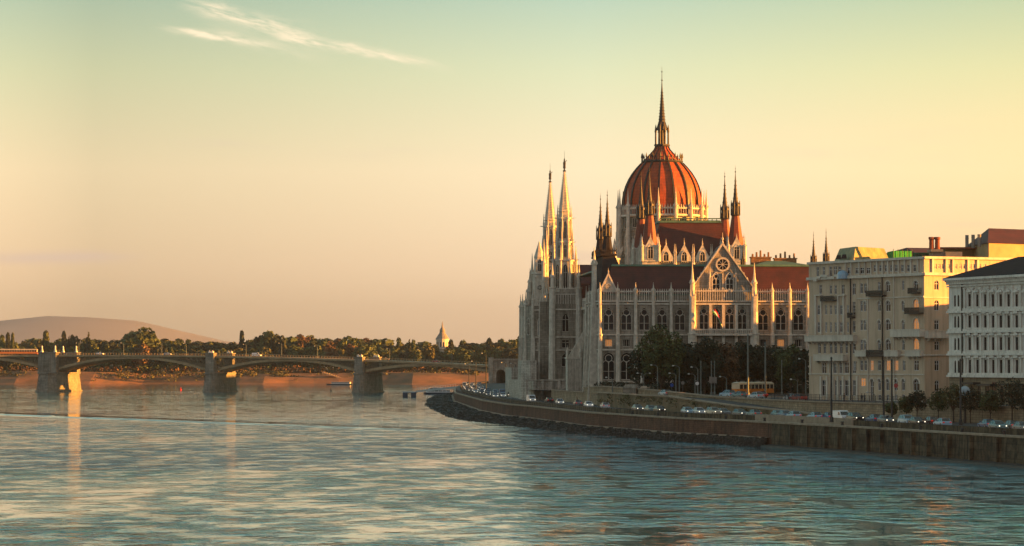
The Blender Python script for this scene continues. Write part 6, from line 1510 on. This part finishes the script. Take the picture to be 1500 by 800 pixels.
# stone portal in the retaining wall
pD = 746; px_ = P(926, pD).x
e_ = empty('stone_portal', (px_, pD, ROADZ), R(-28), 'pale stone portal with dark arched opening in the wall under the hedge', 'portal')
mb = MB(); facade(mb, (-1.7, -1.6), (1.7, -1.6), 0, 4.6, [(1.7, 1.5, 0.05, 2.8, 'pointed')], 1.2); mb.plan([(-1.7, -1.599), (-1.7, 1.4), (-2.3, 1.4)], 0, 4.2); mb.box(-1.7, -1.598, 0, -1.5, 2, 4.6); mb.box(1.5, -1.598, 0, 1.7, 2, 4.6); mb.fr((-1.9, -1.8, 1.9, 2), 4.6, (-1.1, -1.4, 1.1, 2), 5.5); mb.build('wall', 'stone', e_)
mb = MB(); mb.quad((-.9, -.45, 0), (.9, -.45, 0), (.9, -.45, 3), (-.9, -.45, 3)); mb.build('gate', 'iron', e_)
# small dark tent-like kiosk roof beside it, statue column
e_ = empty('bastion', (P(946, 742).x, 742, ROADZ), R(-28), 'squat dark stone bastion right of the pale portal', 'bastion'); mb = MB(); mb.fr((-2.0, -1, 2.0, 2), 0, (-1.2, -.6, 1.2, 2), 4.6); mb.build('wall', 'tan_stone', e_); mb = MB(); mb.fr((-1.3, -.7, 1.3, 2.1), 4.6, (-1.0, -.4, 1.0, 2), 5.1); mb.build('cap', 'coping', e_)
e_ = empty('statue', (P(940, 750).x, 750, 9.3), 0, 'small pale statue on a pedestal above the stone portal', 'statue'); mb = MB(); mb.box(-.5, -.5, 0, .5, .5, 1.6); mb.box(-.6, -.6, 1.6, .6, .6, 1.8); mb.build('pedestal', 'stone', e_)
mb = MB(); mb.lathe(0, 0, [(1.8, .42), (2.2, .34), (2.9, .26), (3.4, .36), (3.7, .15), (3.8, .12), (3.95, .18), (4.1, .15), (4.2, .03)], 9); mb.tube((.25, 0, 3.4), (.5, -.2, 2.8), .09); mb.build('figure', 'white_stucco', e_, True)

# ================================================================== FLAG
pf = par.matrix_world if False else Matrix.Translation(par.location) @ Matrix.Rotation(PR, 4, 'Z')
q0 = pf @ Vector((-2.3, GY - .3, 15.3)); 
e_ = empty('flag', q0, PR, 'red white and green flag hanging from the parliament balcony', 'flag')
mb = MB(); mb.tube((0, 0, 0), (-.3, -2.2, 6.2), .07); mb.lathe(-.3, -2.2, [(6.15, .14), (6.4, .02)], 6); mb.build('pole', 'iron', e_)
for k, ma in enumerate(('red_cloth', 'white_cloth', 'green_cloth')):
    mb = MB(); vs = []
    for i in range(13):
        t_ = i / 12
        for j in (0, 1):
            f_ = (k + j) / 3; vs.append((-.3 + 2.4 * t_ ** .8 - .75 * f_ + .9 * f_ * t_, -2.1 + .2 * math.sin(t_ * 9 + f_ * 3) + .3 * t_, 6.1 - 5.2 * t_ ** 1.15 - .75 * f_ * (1 - .3 * t_)))
    mb.add(vs, [(2 * i, 2 * i + 1, 2 * i + 3, 2 * i + 2) for i in range(12)]); mb.build({'red_cloth': 'red_stripe', 'white_cloth': 'white_stripe', 'green_cloth': 'green_stripe'}[ma], {'red_cloth': 'red', 'white_cloth': 'white_cloth', 'green_cloth': 'green_cloth'}[ma], e_)

# ================================================================== RIVER TRAFFIC
def boat(loc, rz, L, label, hull='hull', cabin='white_paint', cat='boat', decks=1):
    e_ = empty('passenger_boat' if L > 20 else 'motor_boat', loc, rz, label, cat); w_ = L * .11 if L > 20 else L * .14; mb = MB(); n = 12; vs = []
    for z_, f_, wf in ((-.5, .92, .8), (.3, .97, .95), (1.3 if L > 20 else .8, 1.0, 1.0)):
        for i in range(n):
            t_ = i / (n - 1); x_ = -L / 2 + L * t_; ww = w_ * wf * min(1, (1 - t_) * 3.2) ** .6 * (.85 + .15 * min(1, t_ * 5))
            vs.append((x_ * f_, -ww, z_))
        for i in range(n - 1, -1, -1):
            t_ = i / (n - 1); x_ = -L / 2 + L * t_; ww = w_ * wf * min(1, (1 - t_) * 3.2) ** .6 * (.85 + .15 * min(1, t_ * 5)); vs.append((x_ * f_, ww, z_))
    m_ = 2 * n; mb.add(vs, [(k * m_ + i, k * m_ + (i + 1) % m_, (k + 1) * m_ + (i + 1) % m_, (k + 1) * m_ + i) for k in range(2) for i in range(m_)] + [tuple(2 * m_ + i for i in range(m_))]); mb.build('hull', hull, e_)
    z_ = 1.3 if L > 20 else .8; hc = 2.2 if L > 20 else 1.2
    for dck in range(decks):
        a, b = -L * (.42 - .08 * dck), L * (.28 - .12 * dck)
        mb = MB(); mb.box(a, -w_ * .78, z_ + .01, b, w_ * .78, z_ + hc * .38); mb.box(a - .2, -w_ * .85, z_ + hc * .85, b + .3, w_ * .85, z_ + hc)
        k = a
        while k < b: mb.box(k, -w_ * .78, z_ + hc * .38, k + .15, w_ * .78, z_ + hc * .85); k += (b - a) / max(4, int((b - a) / 1.8))
        mb.build('cabin', cabin, e_); mb = MB(); mb.box(a + .1, -w_ * .74, z_ + hc * .36, b - .1, w_ * .74, z_ + hc * .86); mb.build('cabin_window', 'carglass', e_); z_ += hc + .02
    mb = MB(); mb.tube((-L * .05, 0, z_), (-L * .05, 0, z_ + L * .09), .06); mb.build('mast', 'iron', e_); return e_
q = P(645, 1545); boat((q.x, q.y, 0), R(8), 17, 'blue passenger boat with white cabin moored beyond the floating jetty', decks=2)
q = P(497, 2160); boat((q.x, q.y, 0), R(174), 19, 'long low boat with white cabin moored at the far bank', 'hull')
e_ = empty('floating_jetty', (P(600, 1401).x, 1401, 0), 0, 'floating jetty with dark supports and long pale gangway to the quay', 'jetty'); ox = e_.location.x
for x_ in (-1.9, 1.9): mb = MB(); mb.box(x_ - 1.1, -3, -.5, x_ + 1.1, 3, 2.2); mb.build('float', 'hull', e_)
mb = MB(); mb.box(-3.2, -3, 2.2, 3.4, 3, 2.6); mb.build('platform', 'pontoon', e_)
gx, gy = wq(1330) + 1 - ox, 1330 - 1401
mb = MB(); vs = [(3, -1, 2.3), (3, 1, 2.3), (gx, gy + 1, 4.6), (gx, gy - 1, 4.6), (3, -1, 3.1), (3, 1, 3.1), (gx, gy + 1, 5.6), (gx, gy - 1, 5.6)]; mb.add(vs, [(0, 1, 2, 3), (0, 3, 7, 4), (1, 5, 6, 2), (4, 7, 6, 5)]); mb.build('gangway', 'pontoon', e_)
mb = MB(); n_ = 16
for k in range(n_ + 1): t_ = k / n_; x_, y_, z_ = 3 + (gx - 3) * t_, -1 + gy * t_, 3.1 + 2.5 * t_; mb.tube((x_, y_, z_), (x_, y_, z_ + 1), .05, n=4)
mb.tube((3, -1, 4.1), (gx, gy - 1, 6.6), .05, n=4); mb.build('handrail', 'white_paint', e_)
for u, D_, ma, lab in ((265, 1760, 'red', 'small red buoy left of the second bridge pier'), (485, 1690, 'iron', 'small dark buoy left of the third bridge pier')):
    q = P(u, D_); e_ = empty('buoy', (q.x, D_, 0), 0, lab, 'buoy'); e_.scale = (.6, .6, .6); mb = MB(); mb.lathe(0, 0, [(-.4, .9), (.5, 1.0), (.9, .5)], 10); mb.build('float', ma, e_); mb = MB(); mb.lathe(0, 0, [(.9, .5), (2.4, .2), (2.5, .3), (2.8, .05)], 8); mb.build('top_mark', ma, e_)

# ================================================================== PEOPLE (tiny, walking along the upper railing)
def person(x, y, z, rz, label, top, legs, phase):
    e_ = empty('person', (x, y, z), rz, label, 'person')
    J = [(0, 0, .98), (0, 0, 1.22), (0, 0, 1.43), (0, -.01, 1.53), (0, -.02, 1.66), (0, -.02, 1.76), (.2, 0, 1.42), (.25, .02 + .1 * phase, 1.14), (.24, -.05 + .2 * phase, .9), (-.2, 0, 1.42), (-.25, .02 - .1 * phase, 1.14), (-.24, -.05 - .2 * phase, .9),
         (.1, 0, .92), (.11, -.12 * phase - .03, .5), (.11, -.2 * phase, .08), (.11, -.2 * phase - .16, .04), (-.1, 0, .92), (-.11, .1 * phase - .03, .5), (-.11, .26 * phase, .1), (-.11, .26 * phase - .15, .04)]
    Ed = [(0, 1), (1, 2), (2, 3), (3, 4), (4, 5), (2, 6), (6, 7), (7, 8), (2, 9), (9, 10), (10, 11), (0, 12), (12, 13), (13, 14), (14, 15), (0, 16), (16, 17), (17, 18), (18, 19)]
    rad = [.15, .14, .14, .06, .1, .08, .075, .05, .04, .075, .05, .04, .09, .065, .045, .04, .09, .065, .045, .04]
    me = bpy.data.meshes.new('body'); me.from_pydata(J, Ed, []); me.materials.append(M[top]); o = place('body', me, e_)
    sk = o.modifiers.new('skin', 'SKIN'); me.skin_vertices[0].data[0].use_root = True
    for i, r_ in enumerate(rad): me.skin_vertices[0].data[i].radius = (r_, r_ * .8)
    sb = o.modifiers.new('sub', 'SUBSURF'); sb.levels = 1; sb.render_levels = 1
    mb = MB(); mb.lathe(0, .0, [(1.62, .1), (1.72, .115), (1.79, .09), (1.83, .03)], 10); mb.build('hair', 'hair', e_, True)
    mb = MB(); mb.lathe(0, -.06, [(1.56, .05), (1.62, .085), (1.70, .085), (1.75, .05)], 10); mb.build('face', 'skin', e_, True)
    mb = MB()
    for a, b in ((12, 13), (13, 14), (16, 17), (17, 18)): mb.tube(J[a], J[b], rad[a] + .012, rad[b] + .012, 8)
    mb.build('trousers', legs, e_, True); return e_
person(P(1262, 604).x + .0, 604, 8.21, .4, 'person in dark clothes left of a pair walking before the arched door', 'dark_cloth', 'dark_cloth', 1); person(P(1266, 603).x, 603, 8.21, .3, 'person in grey coat walking before the arched door', 'grey_cloth', 'dark_cloth', -1)
person(P(1236, 611).x, 611, 8.21, 2.8, 'person in brown jacket on the pavement before the columned ground floor', 'brown_cloth', 'dark_cloth', .8); person(P(1150, 640).x + .0, 633, 8.5, 1.8, 'dark dressed person at the wall below the cream building corner', 'dark_cloth', 'dark_cloth', .6)
person(wq(785) + 10, 785, ROADZ + .01, 1.2, 'person in brown jacket standing by the diagonal stone stairs', 'brown_cloth', 'grey_cloth', .5)

for pre, tl in (('bollard', 'from the left'), ('street_lamp', 'from the left'), ('car', 'from the left'), ('van', 'from the left')):
    singles([o for o in bpy.data.objects if o.parent is None and o.name.split('.')[0] == pre and 'label' in o], tl)
